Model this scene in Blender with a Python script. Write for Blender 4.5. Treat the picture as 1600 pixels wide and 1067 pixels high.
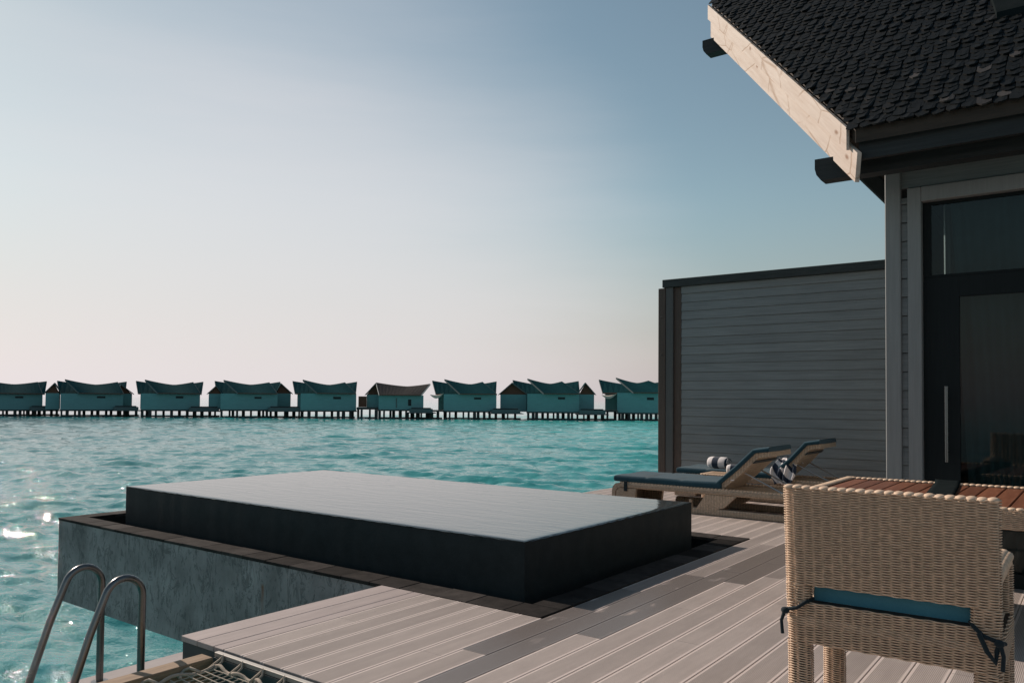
import bpy, math, random
import numpy as np
from mathutils import Vector, Matrix

for o in list(bpy.data.objects):
    bpy.data.objects.remove(o)
SC = bpy.context.scene
COL = SC.collection
rng = random.Random(7)
R = math.radians

# ------------------------------------------------------------------ camera
CAM_H = 1.3
FPX, YAW, PITCH, ROLL = 1238.155, R(-36.728), R(1.568), R(0.4368)   # focal length in pixels of a 1600 wide frame
cf = Vector((math.cos(PITCH)*math.sin(YAW), math.cos(PITCH)*math.cos(YAW), math.sin(PITCH)))
cr0 = Vector((math.cos(YAW), -math.sin(YAW), 0)); cu0 = cr0.cross(cf)
cr = cr0*math.cos(ROLL) + cu0*math.sin(ROLL)
cu = -cr0*math.sin(ROLL) + cu0*math.cos(ROLL)
cam = bpy.data.cameras.new('camera')
cam.sensor_width = 36; cam.lens = FPX*36/1600
cam.shift_y = 57.5/1600
cam.clip_start = 0.05; cam.clip_end = 20000
cob = bpy.data.objects.new('camera', cam); COL.objects.link(cob)
M = Matrix((cr, cu, -cf)).transposed().to_4x4(); M.translation = (0, 0, CAM_H)
cob.matrix_world = M
SC.camera = cob

# ------------------------------------------------------------------ sky, sun, exposure
SUN_EL = R(32.7)
sx, sy = -1.0, 0.07
ln = math.hypot(sx, sy); sx /= ln; sy /= ln
SUN = Vector((sx*math.cos(SUN_EL), sy*math.cos(SUN_EL), math.sin(SUN_EL)))
W = bpy.data.worlds.new('World'); SC.world = W; W.use_nodes = True
nt = W.node_tree; nt.nodes.clear()
wo = nt.nodes.new('ShaderNodeOutputWorld'); bg = nt.nodes.new('ShaderNodeBackground')
sky = nt.nodes.new('ShaderNodeTexSky'); sky.sky_type = 'NISHITA'; sky.sun_disc = False
sky.sun_elevation = SUN_EL; sky.sun_rotation = math.atan2(sx, sy)
sky.altitude = 0; sky.air_density = 1.0; sky.dust_density = 0.3; sky.ozone_density = 1.0
def wn(typ, **kw):
    n = nt.nodes.new(typ)
    for k, v in kw.items(): setattr(n, k, v)
    return n
def wmix(fac, a, b, mode='MIX'):
    m = wn('ShaderNodeMix', data_type='RGBA', blend_type=mode)
    for sock, v in ((m.inputs[0], fac), (m.inputs[6], a), (m.inputs[7], b)):
        if isinstance(v, (int, float)): sock.default_value = v
        elif isinstance(v, tuple): sock.default_value = (*v, 1)
        else: nt.links.new(v, sock)
    m.clamp_result = False
    return m.outputs[2]
def wrange(v, a, b, c, d):
    r = wn('ShaderNodeMapRange', interpolation_type='SMOOTHSTEP')
    for i, x in enumerate((a, b, c, d)): r.inputs[i+1].default_value = x
    nt.links.new(v, r.inputs[0]); return r.outputs[0]
gm = wn('ShaderNodeGamma'); gm.inputs[1].default_value = .9757
nt.links.new(wmix(1.0, sky.outputs[0], (.10516, .10516, .10516), 'MULTIPLY'), gm.inputs[0])
air = wmix(1.0, gm.outputs[0], (1.0296, .9954, .8039), 'MULTIPLY')
# warm sea haze low over the horizon, all the way round
tc = wn('ShaderNodeTexCoord')
sep = wn('ShaderNodeSeparateXYZ'); nt.links.new(tc.outputs['Generated'], sep.inputs[0])
bw = wn('ShaderNodeRGBToBW'); nt.links.new(air, bw.inputs[0])
low = wrange(sep.outputs[2], -.03, .2593, 1.0, 0.0)
air = wmix(low, air, wmix(1.0, bw.outputs[0], (.6048, .5232, .5443), 'MULTIPLY'))
# a broad pale bank of thin cloud lying over the lagoon, with soft streaks
mp = wn('ShaderNodeMapping'); mp.inputs['Scale'].default_value = (1.2, 1.2, 9)
nt.links.new(tc.outputs['Generated'], mp.inputs[0])
nz = wn('ShaderNodeTexNoise'); nz.inputs['Scale'].default_value = 2.0; nz.inputs['Detail'].default_value = 6; nz.inputs['Roughness'].default_value = .55
nt.links.new(mp.outputs[0], nz.inputs['Vector'])
dp = wn('ShaderNodeVectorMath', operation='DOT_PRODUCT'); nt.links.new(tc.outputs['Generated'], dp.inputs[0]); dp.inputs[1].default_value = (-.80726, .58994, -.01745)
wob = wn('ShaderNodeMath', operation='MULTIPLY_ADD'); nt.links.new(nz.outputs[0], wob.inputs[0]); wob.inputs[1].default_value = .05; wob.inputs[2].default_value = -.025
dsum = wn('ShaderNodeMath', operation='ADD'); nt.links.new(dp.outputs['Value'], dsum.inputs[0]); nt.links.new(wob.outputs[0], dsum.inputs[1])
bank = wrange(dsum.outputs[0], .822, 1.0, 0.0, .70)
air = wmix(bank, air, (.80, .7573, .7669))
nt.links.new(wmix(1.0, air, (10.0, 10.0, 10.0), 'MULTIPLY'), bg.inputs[0]); bg.inputs[1].default_value = 0.1
nt.links.new(bg.outputs[0], wo.inputs[0])

sl = bpy.data.lights.new('sun', 'SUN'); sl.energy = 4.2; sl.angle = R(0.53); sl.color = (1.0, 0.86, 0.74)
so = bpy.data.objects.new('sun', sl); COL.objects.link(so)
so.rotation_euler = (-SUN).to_track_quat('-Z', 'Y').to_euler()

SC.render.engine = 'CYCLES'
SC.cycles.use_denoising = True
SC.cycles.max_bounces = 8; SC.cycles.sample_clamp_indirect = 4
vs = SC.view_settings
vs.view_transform = 'Standard'; vs.look = 'None'; vs.gamma = 1.0; vs.exposure = 0.0; vs.use_curve_mapping = False

# ------------------------------------------------------------------ helpers
def ray(px, py):
    return cf + cr*((px-800)/FPX) + cu*((591.06-py)/FPX)
def far_point(px, py, depth):
    return Vector((0, 0, CAM_H)) + ray(px, py)*depth

class MB:
    def __init__(s): s.v = []; s.f = []; s.m = []; s.mi = 0
    def add(s, vs, fs):
        n = len(s.v); s.v.extend([tuple(p) for p in vs])
        for f in fs: s.f.append(tuple(i+n for i in f)); s.m.append(s.mi)
    def box(s, x0, x1, y0, y1, z0, z1, bev=0.0, mat=None):
        if bev > 0:
            return s.bbox(x0, x1, y0, y1, z0, z1, bev, mat)
        v = [(x0,y0,z0),(x1,y0,z0),(x1,y1,z0),(x0,y1,z0),(x0,y0,z1),(x1,y0,z1),(x1,y1,z1),(x0,y1,z1)]
        if mat is not None: v = [mat @ Vector(p) for p in v]
        s.add(v, [(0,3,2,1),(4,5,6,7),(0,1,5,4),(1,2,6,5),(2,3,7,6),(3,0,4,7)])
    def bbox(s, x0, x1, y0, y1, z0, z1, b, mat=None):
        # box with chamfered edges (24 verts)
        v = []; idx = {}
        X = (x0, x1); Y = (y0, y1); Z = (z0, z1)
        for i in (0,1):
            for j in (0,1):
                for k in (0,1):
                    sx_, sy_, sz_ = (1,-1)[i], (1,-1)[j], (1,-1)[k]
                    for a in range(3):
                        p = [X[i]+sx_*b, Y[j]+sy_*b, Z[k]+sz_*b]; p[a] = (X[i], Y[j], Z[k])[a]
                        idx[(i,j,k,a)] = len(v); v.append(p)
        q = lambda i,j,k,a: idx[(i,j,k,a)]
        f = []
        for i in (0,1):
            f.append([q(i,0,0,0),q(i,1,0,0),q(i,1,1,0),q(i,0,1,0)][::(-1,1)[i]])
            f.append([q(0,i,0,1),q(1,i,0,1),q(1,i,1,1),q(0,i,1,1)][::(1,-1)[i]])
            f.append([q(0,0,i,2),q(1,0,i,2),q(1,1,i,2),q(0,1,i,2)][::(-1,1)[i]])
        for i in (0,1):
            for j in (0,1):
                sgn = 1 if (i+j) % 2 == 0 else -1
                f.append([q(i,j,0,0),q(i,j,1,0),q(i,j,1,1),q(i,j,0,1)][::sgn])
                f.append([q(i,0,j,0),q(i,1,j,0),q(i,1,j,2),q(i,0,j,2)][::-sgn])
                f.append([q(0,i,j,1),q(1,i,j,1),q(1,i,j,2),q(0,i,j,2)][::sgn])
        for i in (0,1):
            for j in (0,1):
                for k in (0,1):
                    t = [q(i,j,k,0),q(i,j,k,1),q(i,j,k,2)]
                    f.append(t if (i+j+k) % 2 else t[::-1])
        if mat is not None: v = [mat @ Vector(p) for p in v]
        s.add(v, f)
    def tube(s, pts, r, n=10, cap=True, closed=False):
        pts = [Vector(p) for p in pts]; m = len(pts); rings = []
        up = None
        for i, p in enumerate(pts):
            if closed: t = pts[(i+1) % m] - pts[i-1]
            else: t = pts[min(i+1, m-1)] - pts[max(i-1, 0)]
            t.normalize()
            if up is None:
                up = Vector((0,0,1)) if abs(t.z) < 0.9 else Vector((1,0,0))
            a = t.cross(up); a.normalize(); b = a.cross(t); up = b
            rr = r[i] if isinstance(r, (list, tuple)) else r
            rings.append([p + a*math.cos(2*math.pi*k/n)*rr + b*math.sin(2*math.pi*k/n)*rr for k in range(n)])
        v = [q for rg in rings for q in rg]; f = []
        for i in range(m if closed else m-1):
            i2 = (i+1) % m
            for k in range(n):
                k2 = (k+1) % n
                f.append((i*n+k, i2*n+k, i2*n+k2, i*n+k2))
        if cap and not closed:
            f.append(tuple(range(n))); f.append(tuple(range((m-1)*n, m*n))[::-1])
        s.add(v, f)
    def prism(s, poly, d, h=None):
        # poly: list of 3D points (planar), extruded by vector d
        n = len(poly); d = Vector(d)
        v = [Vector(p) for p in poly] + [Vector(p)+d for p in poly]
        f = [tuple(range(n))[::-1], tuple(range(n, 2*n))] + [(i, (i+1) % n, n+(i+1) % n, n+i) for i in range(n)]
        s.add(v, f)
    def grid(s, fn, nu, nv):
        v = [fn(i/nu, j/nv) for j in range(nv+1) for i in range(nu+1)]
        f = [(j*(nu+1)+i, j*(nu+1)+i+1, (j+1)*(nu+1)+i+1, (j+1)*(nu+1)+i) for j in range(nv) for i in range(nu)]
        s.add(v, f)
    def blob(s, c, r, nu=8, nv=5, mat=None):
        v = []; f = []
        for j in range(nv+1):
            th = math.pi*j/nv
            for i in range(nu):
                ph = 2*math.pi*i/nu
                p = Vector((r[0]*math.sin(th)*math.cos(ph), r[1]*math.sin(th)*math.sin(ph), r[2]*math.cos(th)))
                if mat is not None: p = mat @ p
                v.append(p + Vector(c))
        for j in range(nv):
            for i in range(nu):
                f.append((j*nu+i, (j+1)*nu+i, (j+1)*nu+(i+1) % nu, j*nu+(i+1) % nu))
        s.add(v, f)
    def mesh(s, name, mats, smooth=False):
        me = bpy.data.meshes.new(name); me.from_pydata(s.v, [], s.f)
        if not isinstance(mats, (list, tuple)): mats = [mats]
        for m in mats: me.materials.append(m)
        if len(mats) > 1: me.polygons.foreach_set('material_index', s.m)
        if smooth: me.polygons.foreach_set('use_smooth', [True]*len(me.polygons))
        me.validate(); me.update()
        return me
    def build(s, name, mats, parent=None, loc=(0,0,0), smooth=False):
        return link(name, s.mesh(name, mats, smooth), parent, loc)

def link(name, data, parent=None, loc=(0,0,0), rot=None):
    o = bpy.data.objects.new(name, data); COL.objects.link(o)
    o.location = loc
    if rot is not None: o.rotation_euler = rot
    if parent is not None: o.parent = parent
    return o
def tag(o, label, cat, group=None):
    o['label'] = label; o['category'] = cat
    if group: o['group'] = group
    return o
def thing(name, label, cat, loc=(0,0,0), rz=0.0, group=None):
    o = bpy.data.objects.new(name, None); COL.objects.link(o)
    o.empty_display_size = 0.2; o.location = loc; o.rotation_euler = (0,0,rz)
    return tag(o, label, cat, group)
def smooth_by_angle(o, ang=40):
    me = o.data
    me.polygons.foreach_set('use_smooth', [True]*len(me.polygons))
    try: me.set_sharp_from_angle(angle=R(ang))
    except Exception: pass

# ------------------------------------------------------------------ materials
class NT:
    def __init__(s, name):
        s.m = bpy.data.materials.new(name); s.m.use_nodes = True
        s.t = s.m.node_tree; s.p = s.t.nodes['Principled BSDF']; s.out = s.t.nodes['Material Output']
    def n(s, typ, **kw):
        nd = s.t.nodes.new(typ)
        for k, v in kw.items():
            if k in nd.inputs: nd.inputs[k].default_value = v
            else: setattr(nd, k, v)
        return nd
    def l(s, a, b): s.t.links.new(a, b)
    def coord(s, kind='Object', scale=(1,1,1), rot=(0,0,0), loc=(0,0,0)):
        c = s.n('ShaderNodeTexCoord'); m = s.n('ShaderNodeMapping')
        m.inputs['Scale'].default_value = scale; m.inputs['Rotation'].default_value = rot; m.inputs['Location'].default_value = loc
        s.l(c.outputs[kind], m.inputs[0]); return m.outputs[0]
    def noise(s, vec, scale, detail=4, rough=.55, dist=0):
        n = s.n('ShaderNodeTexNoise'); n.inputs['Scale'].default_value = scale; n.inputs['Detail'].default_value = detail
        n.inputs['Roughness'].default_value = rough; n.inputs['Distortion'].default_value = dist
        s.l(vec, n.inputs['Vector']); return n.outputs[0]
    def ramp(s, fac, stops):
        r = s.n('ShaderNodeValToRGB'); e = r.color_ramp.elements
        while len(e) < len(stops): e.new(.5)
        for i, (p, c) in enumerate(stops):
            e[i].position = p; e[i].color = (c[0], c[1], c[2], 1) if hasattr(c, '__len__') else (c, c, c, 1)
        s.l(fac, r.inputs[0]); return r.outputs[0]
    def mix(s, fac, a, b, mode='MIX'):
        m = s.n('ShaderNodeMix'); m.data_type = 'RGBA'; m.blend_type = mode
        for sock, v in ((m.inputs[0], fac), (m.inputs[6], a), (m.inputs[7], b)):
            if isinstance(v, (int, float)): sock.default_value = v
            elif isinstance(v, tuple): sock.default_value = (v[0], v[1], v[2], 1)
            else: s.l(v, sock)
        return m.outputs[2]
    def math(s, op, a, b=None, c=None):
        m = s.n('ShaderNodeMath'); m.operation = op
        for i, v in enumerate((a, b, c)):
            if v is None: continue
            if isinstance(v, (int, float)): m.inputs[i].default_value = v
            else: s.l(v, m.inputs[i])
        return m.outputs[0]
    def rnd(s): return s.n('ShaderNodeObjectInfo').outputs['Random']
    def bump(s, h, strength=.3, dist=.01, normal=None):
        b = s.n('ShaderNodeBump'); b.inputs['Strength'].default_value = strength; b.inputs['Distance'].default_value = dist
        s.l(h, b.inputs['Height'])
        if normal is not None: s.l(normal, b.inputs['Normal'])
        s.l(b.outputs[0], s.p.inputs['Normal']); return b.outputs[0]
    def col(s, c):
        if isinstance(c, tuple): s.p.inputs['Base Color'].default_value = (c[0], c[1], c[2], 1)
        else: s.l(c, s.p.inputs['Base Color'])
    def rough(s, v):
        if isinstance(v, (int, float)): s.p.inputs['Roughness'].default_value = v
        else: s.l(v, s.p.inputs['Roughness'])
    def set(s, **kw):
        for k, v in kw.items(): s.p.inputs[k.replace('_', ' ')].default_value = v
        return s.m

def hsv_random(t, col, lo, hi):
    """per-object brightness variation"""
    v = t.math('MULTIPLY_ADD', t.rnd(), hi-lo, lo)
    cmb = t.n('ShaderNodeCombineColor'); 
    for i in range(3): t.l(v, cmb.inputs[i])
    return t.mix(1.0, col, cmb.outputs[0], 'MULTIPLY')

def mat_plank(name, base, ribbed=True, wet=0.0):
    t = NT(name)
    v = t.coord('Object')
    xyz = t.n('ShaderNodeSeparateXYZ'); t.l(v, xyz.inputs[0])
    geo = t.n('ShaderNodeNewGeometry')
    wv = t.n('ShaderNodeMapping'); wv.inputs['Scale'].default_value = (9, .9, 9); t.l(geo.outputs['Position'], wv.inputs[0])
    streak = t.noise(wv.outputs[0], 2.2, 6, .6)
    blot = t.noise(geo.outputs['Position'], 1.3, 5, .6)
    fine = t.noise(geo.outputs['Position'], 60, 3, .6)
    c = t.mix(t.ramp(streak, [(.3, 0), (.75, 1)]), tuple(b*.83 for b in base), tuple(b*1.1 for b in base))
    c = t.mix(t.ramp(blot, [(.42, 0), (.75, .7)]), c, tuple(b*.66 for b in base))
    c = hsv_random(t, c, .82, 1.12)
    if ribbed:
        ax = t.math('ABSOLUTE', xyz.outputs[0])
        mid = t.math('LESS_THAN', ax, .0635)
        saw = t.math('SINE', t.math('MULTIPLY', xyz.outputs[0], 2*math.pi/.0078))
        groove = t.math('MULTIPLY', mid, t.ramp(t.math('MULTIPLY_ADD', saw, .5, .5), [(.45, 0), (.75, 1)]))
        c = t.mix(t.math('MULTIPLY', groove, .62), c, tuple(b*.38 for b in base))
        c = t.mix(t.math('MULTIPLY', t.math('SUBTRACT', 1.0, mid), .85), c, tuple(min(1, b*1.32) for b in base))
        h = t.math('SUBTRACT', t.math('MULTIPLY', fine, .15), groove)
        t.bump(h, .6, .004)
    else:
        t.bump(fine, .15, .003)
    c = t.mix(t.math('MULTIPLY', fine, .22), c, tuple(b*.72 for b in base))
    if wet:
        mw = t.n('ShaderNodeMapping'); mw.inputs['Scale'].default_value = (5, 1.5, 1); t.l(geo.outputs['Position'], mw.inputs[0])
        edge = t.noise(mw.outputs[0], 1.6, 4, .5, .1)
        wetm = t.ramp(edge, [(.27, 0), (.38, 1)])
        c = t.mix(t.math('MULTIPLY', wetm, wet), c, tuple(b*.36 for b in base))
        t.rough(t.math('MULTIPLY_ADD', wetm, -.42, .7))
    else:
        t.rough(.7)
    t.col(c); t.set(Specular_IOR_Level=.3)
    return t.m

DECK = (.50, .425, .39)
M_PLANK = mat_plank('deck_composite_ribbed', DECK, True)
M_SMOOTH = mat_plank('deck_composite_smooth', (.46, .385, .365), False)
M_WET = mat_plank('deck_composite_wet', DECK, True, .9)
M_DRYSTAIN = mat_plank('deck_composite_stained', tuple(d*.7 for d in DECK), True)
M_LOWDECK = mat_plank('lower_deck_board', (.40, .355, .345), False)

def mat_paint(name, c, rough=.55, grain=(3, 3, 30), amount=.18, bump=.08, rndv=(.93, 1.06), spec=.35):
    t = NT(name)
    geo = t.n('ShaderNodeNewGeometry')
    m = t.n('ShaderNodeMapping'); m.inputs['Scale'].default_value = grain; t.l(geo.outputs['Position'], m.inputs[0])
    n1 = t.noise(m.outputs[0], 1.6, 6, .65); n2 = t.noise(geo.outputs['Position'], 1.4, 4)
    col = t.mix(t.ramp(n1, [(.35, 0), (.7, 1)]), tuple(x*(1-amount) for x in c), tuple(x*(1+amount*.6) for x in c))
    col = t.mix(t.ramp(n2, [(.4, 0), (.8, .5)]), col, tuple(x*(1-amount*1.3) for x in c))
    col = hsv_random(t, col, *rndv)
    t.col(col); t.rough(rough); t.bump(n1, bump*3, .004); t.set(Specular_IOR_Level=spec)
    return t.m
M_BOARD = mat_paint('painted_grey_board', (.265, .28, .28), .55, (1.2, 2, 40), .22)
M_TRIM = mat_paint('painted_grey_trim', (.27, .275, .272), .5, (30, 30, 1.5), .12)
M_BROWNPOST = mat_paint('weathered_brown_post', (.115, .085, .07), .7, (40, 40, 2), .25)
M_GREYPOST = mat_paint('grey_post', (.115, .115, .112), .6, (40, 40, 2), .15)
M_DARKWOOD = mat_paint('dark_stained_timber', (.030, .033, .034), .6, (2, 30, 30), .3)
M_CAPWOOD = mat_paint('dark_cap_timber', (.05, .058, .057), .7, (2, 40, 40), .4)
M_SOFFIT = mat_paint('soffit_timber', (.05, .036, .027), .7, (2, 14, 14), .3)
M_FASCIA = mat_paint('deck_fascia_board', (.06, .072, .075), .6, (2, 20, 20), .2)

def mat_pine(name):
    t = NT(name)
    v = t.coord('Object', (1, 1, 1))
    m = t.n('ShaderNodeMapping'); m.inputs['Scale'].default_value = (1.1, 8, 14); t.l(v, m.inputs[0])
    g = t.noise(m.outputs[0], 2.0, 7, .6, .6)
    m2 = t.n('ShaderNodeMapping'); m2.inputs['Scale'].default_value = (3.2, 5, 7.5); t.l(v, m2.inputs[0])
    warp = t.mix(.10, m2.outputs[0], t.n('ShaderNodeTexNoise', Scale=3.0).outputs[1], 'ADD')
    vo = t.n('ShaderNodeTexVoronoi'); vo.inputs['Scale'].default_value = 1.0; vo.inputs['Randomness'].default_value = 1; t.l(warp, vo.inputs['Vector'])
    knot = t.ramp(vo.outputs['Distance'], [(.05, 1), (.15, 0)])
    cr_ = t.n('ShaderNodeTexVoronoi'); cr_.feature = 'DISTANCE_TO_EDGE'; cr_.inputs['Scale'].default_value = .62; t.l(warp, cr_.inputs['Vector'])
    crack = t.ramp(cr_.outputs['Distance'], [(.006, 1), (.032, 0)])
    gate = t.ramp(t.noise(v, 2.1, 3), [(.40, 0), (.52, 1)])
    crack = t.math('MULTIPLY', crack, gate)
    c = t.mix(t.ramp(g, [(.3, 0), (.72, 1)]), (.54, .43, .36), (.67, .57, .50))
    c = t.mix(t.math('MULTIPLY', t.ramp(t.noise(v, 1.7, 5), [(.5, 0), (.8, 1)]), .35), c, (.50, .36, .27))
    c = t.mix(t.math('MULTIPLY', crack, .6), c, (.30, .17, .09))
    c = t.mix(t.math('MULTIPLY', knot, .8), c, (.22, .10, .045))
    t.col(c); t.rough(.65); t.bump(t.math('SUBTRACT', g, crack), .25, .006); t.set(Specular_IOR_Level=.25)
    return t.m
M_PINE = mat_pine('sunlit_pine')

def mat_shingle():
    t = NT('charred_wood_shingle')
    v = t.coord('Object', (38, 5, 38)); g = t.noise(v, 1.3, 5, .6)
    r = t.rnd()
    c = t.mix(t.ramp(g, [(.3, 0), (.75, 1)]), (.0025, .004, .0045), (.010, .012, .013))
    pale = t.ramp(r, [(.93, 0), (.975, .45), (1.0, 1)])
    c = t.mix(pale, c, (.075, .068, .065))
    t.col(c); t.rough(t.math('MULTIPLY_ADD', g, .25, .5)); t.bump(g, .5, .004); t.set(Specular_IOR_Level=.16)
    return t.m
M_SHINGLE = mat_shingle()

def mat_plaster():
    t = NT('trowelled_render')
    geo = t.n('ShaderNodeNewGeometry'); pos = geo.outputs['Position']
    n0 = t.noise(pos, 3.0, 4)
    wrp = t.n('ShaderNodeMapping'); wrp.inputs['Scale'].default_value = (6, 6, 3.0); wrp.inputs['Rotation'].default_value = (0, .5, 0); t.l(pos, wrp.inputs[0])
    s1 = t.noise(wrp.outputs[0], 1.2, 5, .7, 2.2)
    w2 = t.n('ShaderNodeMapping'); w2.inputs['Scale'].default_value = (7, 7, 2.6); w2.inputs['Rotation'].default_value = (0, -.6, 0); t.l(pos, w2.inputs[0])
    s2 = t.noise(w2.outputs[0], 1.0, 5, .7, 2.8)
    marks = t.math('MAXIMUM', t.ramp(s1, [(.55, 0), (.60, 1), (.65, 0)]), t.ramp(s2, [(.56, 0), (.61, 1), (.66, 0)]))
    c = t.mix(t.ramp(n0, [(.3, 0), (.7, 1)]), (.20, .185, .182), (.38, .345, .34))
    c = t.mix(t.math('MULTIPLY', marks, .68), c, (.06, .064, .064))
    # a rust run below a fixing
    xyz = t.n('ShaderNodeSeparateXYZ'); t.l(pos, xyz.inputs[0])
    dx = t.math('ABSOLUTE', t.math('SUBTRACT', t.math('MULTIPLY_ADD', t.noise(pos, 9, 3), .05, xyz.outputs[0]), -5.395))
    rx = t.ramp(dx, [(.006, 1), (.03, 0)])
    rzz = t.ramp(t.math('MULTIPLY_ADD', xyz.outputs[2], 1.0, 1.0), [(.45, 0), (.62, .3), (.79, 1), (.82, 0)])
    c = t.mix(t.math('MULTIPLY', t.math('MULTIPLY', rx, rzz), .75), c, (.22, .08, .025))
    t.col(c); t.rough(.8)
    t.bump(t.math('ADD', s1, s2), .9, .016); t.set(Specular_IOR_Level=.25)
    return t.m
M_PLASTER = mat_plaster()

def mat_stone(name, a, b, rough=.6, rv=(.75, 1.25), spec=.4):
    t = NT(name)
    geo = t.n('ShaderNodeNewGeometry')
    n1 = t.noise(geo.outputs['Position'], 9, 6, .65); n2 = t.noise(geo.outputs['Position'], 70, 3)
    c = t.mix(t.ramp(n1, [(.3, 0), (.7, 1)]), a, b)
    c = hsv_random(t, c, *rv)
    t.col(c); t.rough(rough); t.bump(t.math('ADD', n1, t.math('MULTIPLY', n2, .4)), .3, .006); t.set(Specular_IOR_Level=spec)
    return t.m
M_COPING = mat_stone('dark_basalt_coping', (.022, .020, .019), (.048, .042, .039), .8, (.5, 1.7), spec=.05)
M_TILE = mat_stone('black_pool_tile', (.019, .0255, .0275), (.027, .035, .038), .5, spec=.08)
M_GUTTER = mat_stone('black_gutter_floor', (.008, .011, .012), (.016, .02, .021), .3)

def mat_poolwater():
    t = NT('still_pool_water')
    geo = t.n('ShaderNodeNewGeometry')
    m = t.n('ShaderNodeMapping'); m.inputs['Scale'].default_value = (1.6, 7.5, 1); m.inputs['Rotation'].default_value = (0, 0, R(-37)); t.l(geo.outputs['Position'], m.inputs[0])
    a = t.noise(m.outputs[0], 1.6, 3, .5, .4); b = t.noise(m.outputs[0], 6.5, 3, .55, .3)
    t.bump(t.math('MULTIPLY_ADD', b, .22, a), .17, .02)
    t.col((.055, .065, .068)); t.rough(.025); t.set(IOR=1.6, Specular_IOR_Level=.5)
    return t.m
M_POOLWATER = mat_poolwater()

def mat_sea():
    t = NT('lagoon_water')
    geo = t.n('ShaderNodeNewGeometry'); pos = geo.outputs['Position']
    m = t.n('ShaderNodeMapping'); m.inputs['Scale'].default_value = (1, 1.0, 1); t.l(pos, m.inputs[0])
    m2 = t.n('ShaderNodeMapping'); m2.inputs['Rotation'].default_value = (0, 0, R(36)); m2.inputs['Scale'].default_value = (1.0, 1.9, 1); t.l(pos, m2.inputs[0])
    a = t.noise(m2.outputs[0], 1.5, 4, .6, .5); b = t.noise(m2.outputs[0], 5.5, 3, .6, .3); c0 = t.noise(m2.outputs[0], .42, 3, .55, .4)
    h = t.math('ADD', t.math('MULTIPLY', a, .055), t.math('ADD', t.math('MULTIPLY', b, .022), t.math('MULTIPLY', c0, .03)))
    t.bump(h, 1.0, 1.0)
    deep = t.noise(m.outputs[0], .03, 3)
    # lagoon floor: pale sand to the right and behind, deeper channel on the left
    xyz = t.n('ShaderNodeSeparateXYZ'); t.l(pos, xyz.inputs[0])
    side = t.math('ADD', t.math('MULTIPLY', xyz.outputs[0], .45), t.math('MULTIPLY', xyz.outputs[1], .85))
    sh = t.n('ShaderNodeMapRange'); sh.inputs[1].default_value = -25; sh.inputs[2].default_value = 75
    t.l(t.math('MULTIPLY_ADD', deep, 30, side), sh.inputs[0])
    c = t.mix(sh.outputs[0], (.004, .080, .106), (.07, .44, .405))
    t.col(c); t.rough(.02); t.set(IOR=1.42, Specular_IOR_Level=.5)
    return t.m
M_SEA = mat_sea()

def mat_metal(name, c, rough):
    t = NT(name); geo = t.n('ShaderNodeNewGeometry')
    n = t.noise(geo.outputs['Position'], 40, 4)
    t.col(c); t.rough(t.math('MULTIPLY_ADD', n, .2, rough-.08)); t.set(Metallic=1.0)
    return t.m
M_STEEL = mat_metal('brushed_stainless_steel', (.17, .172, .172), .28)
M_ALU = mat_metal('pale_aluminium', (.42, .40, .375), .6)
M_STRUT = mat_metal('aluminium_strut', (.5, .49, .48), .4)

def mat_rattan(name, base, weave=False):
    t = NT(name); geo = t.n('ShaderNodeNewGeometry'); pos = geo.outputs['Position']
    n = t.noise(pos, 55, 3); n2 = t.noise(pos, 6, 4)
    c = t.mix(t.ramp(n, [(.3, 0), (.7, 1)]), tuple(b*.68 for b in base), tuple(b*1.15 for b in base))
    c = t.mix(t.math('MULTIPLY', n2, .35), c, tuple(b*.6 for b in base))
    if weave:
        v = t.coord('Object')
        w1 = t.n('ShaderNodeTexWave'); w1.wave_type = 'BANDS'; w1.bands_direction = 'X'; w1.inputs['Scale'].default_value = 9.5; w1.inputs['Distortion'].default_value = .4
        w2 = t.n('ShaderNodeTexWave'); w2.bands_direction = 'Z'; w2.inputs['Scale'].default_value = 24; w2.inputs['Distortion'].default_value = .3
        w3 = t.n('ShaderNodeTexWave'); w3.bands_direction = 'Y'; w3.inputs['Scale'].default_value = 9.5; w3.inputs['Distortion'].default_value = .3
        for w in (w1, w2, w3): t.l(v, w.inputs[0])
        hh = t.math('MULTIPLY', t.math('MULTIPLY', w1.outputs[1], w3.outputs[1]), .6)
        hh = t.math('ADD', hh, w2.outputs[1])
        c = t.mix(t.ramp(hh, [(.15, .75), (.7, 0)]), c, tuple(b*.25 for b in base))
        t.bump(hh, .8, .006)
    t.col(c); t.rough(.6); t.set(Specular_IOR_Level=.3)
    return t.m
M_RATTAN = mat_rattan('natural_rattan', (.78, .565, .405))
M_RATTANW = mat_rattan('woven_rattan_sheet', (.66, .51, .38), True)
M_SLING = mat_rattan('tan_backrest_weave', (.74, .56, .41), True)
M_CORE = mat_rattan('rattan_core', (.04, .028, .02))

def mat_fabric(name, c, scale=260):
    t = NT(name); geo = t.n('ShaderNodeNewGeometry'); pos = geo.outputs['Position']
    n = t.noise(pos, scale, 2); n2 = t.noise(pos, 5, 5, .6)
    col = t.mix(n2, tuple(x*.75 for x in c), tuple(x*1.25 for x in c))
    col = t.mix(t.math('MULTIPLY', n, .4), col, tuple(x*.6 for x in c))
    t.col(col); t.rough(.85); t.bump(t.math('MULTIPLY_ADD', n, .2, n2), .35, .012)
    t.set(Specular_IOR_Level=.2, Sheen_Weight=.15)
    return t.m
M_BLUE = mat_fabric('marine_blue_canvas', (.014, .055, .08))
M_TEAL = mat_fabric('teal_blue_canvas', (.085, .26, .34))
M_STRAP = mat_fabric('dark_strap', (.012, .022, .028))
M_SAIL = mat_fabric('cream_awning_cloth', (.62, .52, .44), 60)

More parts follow.
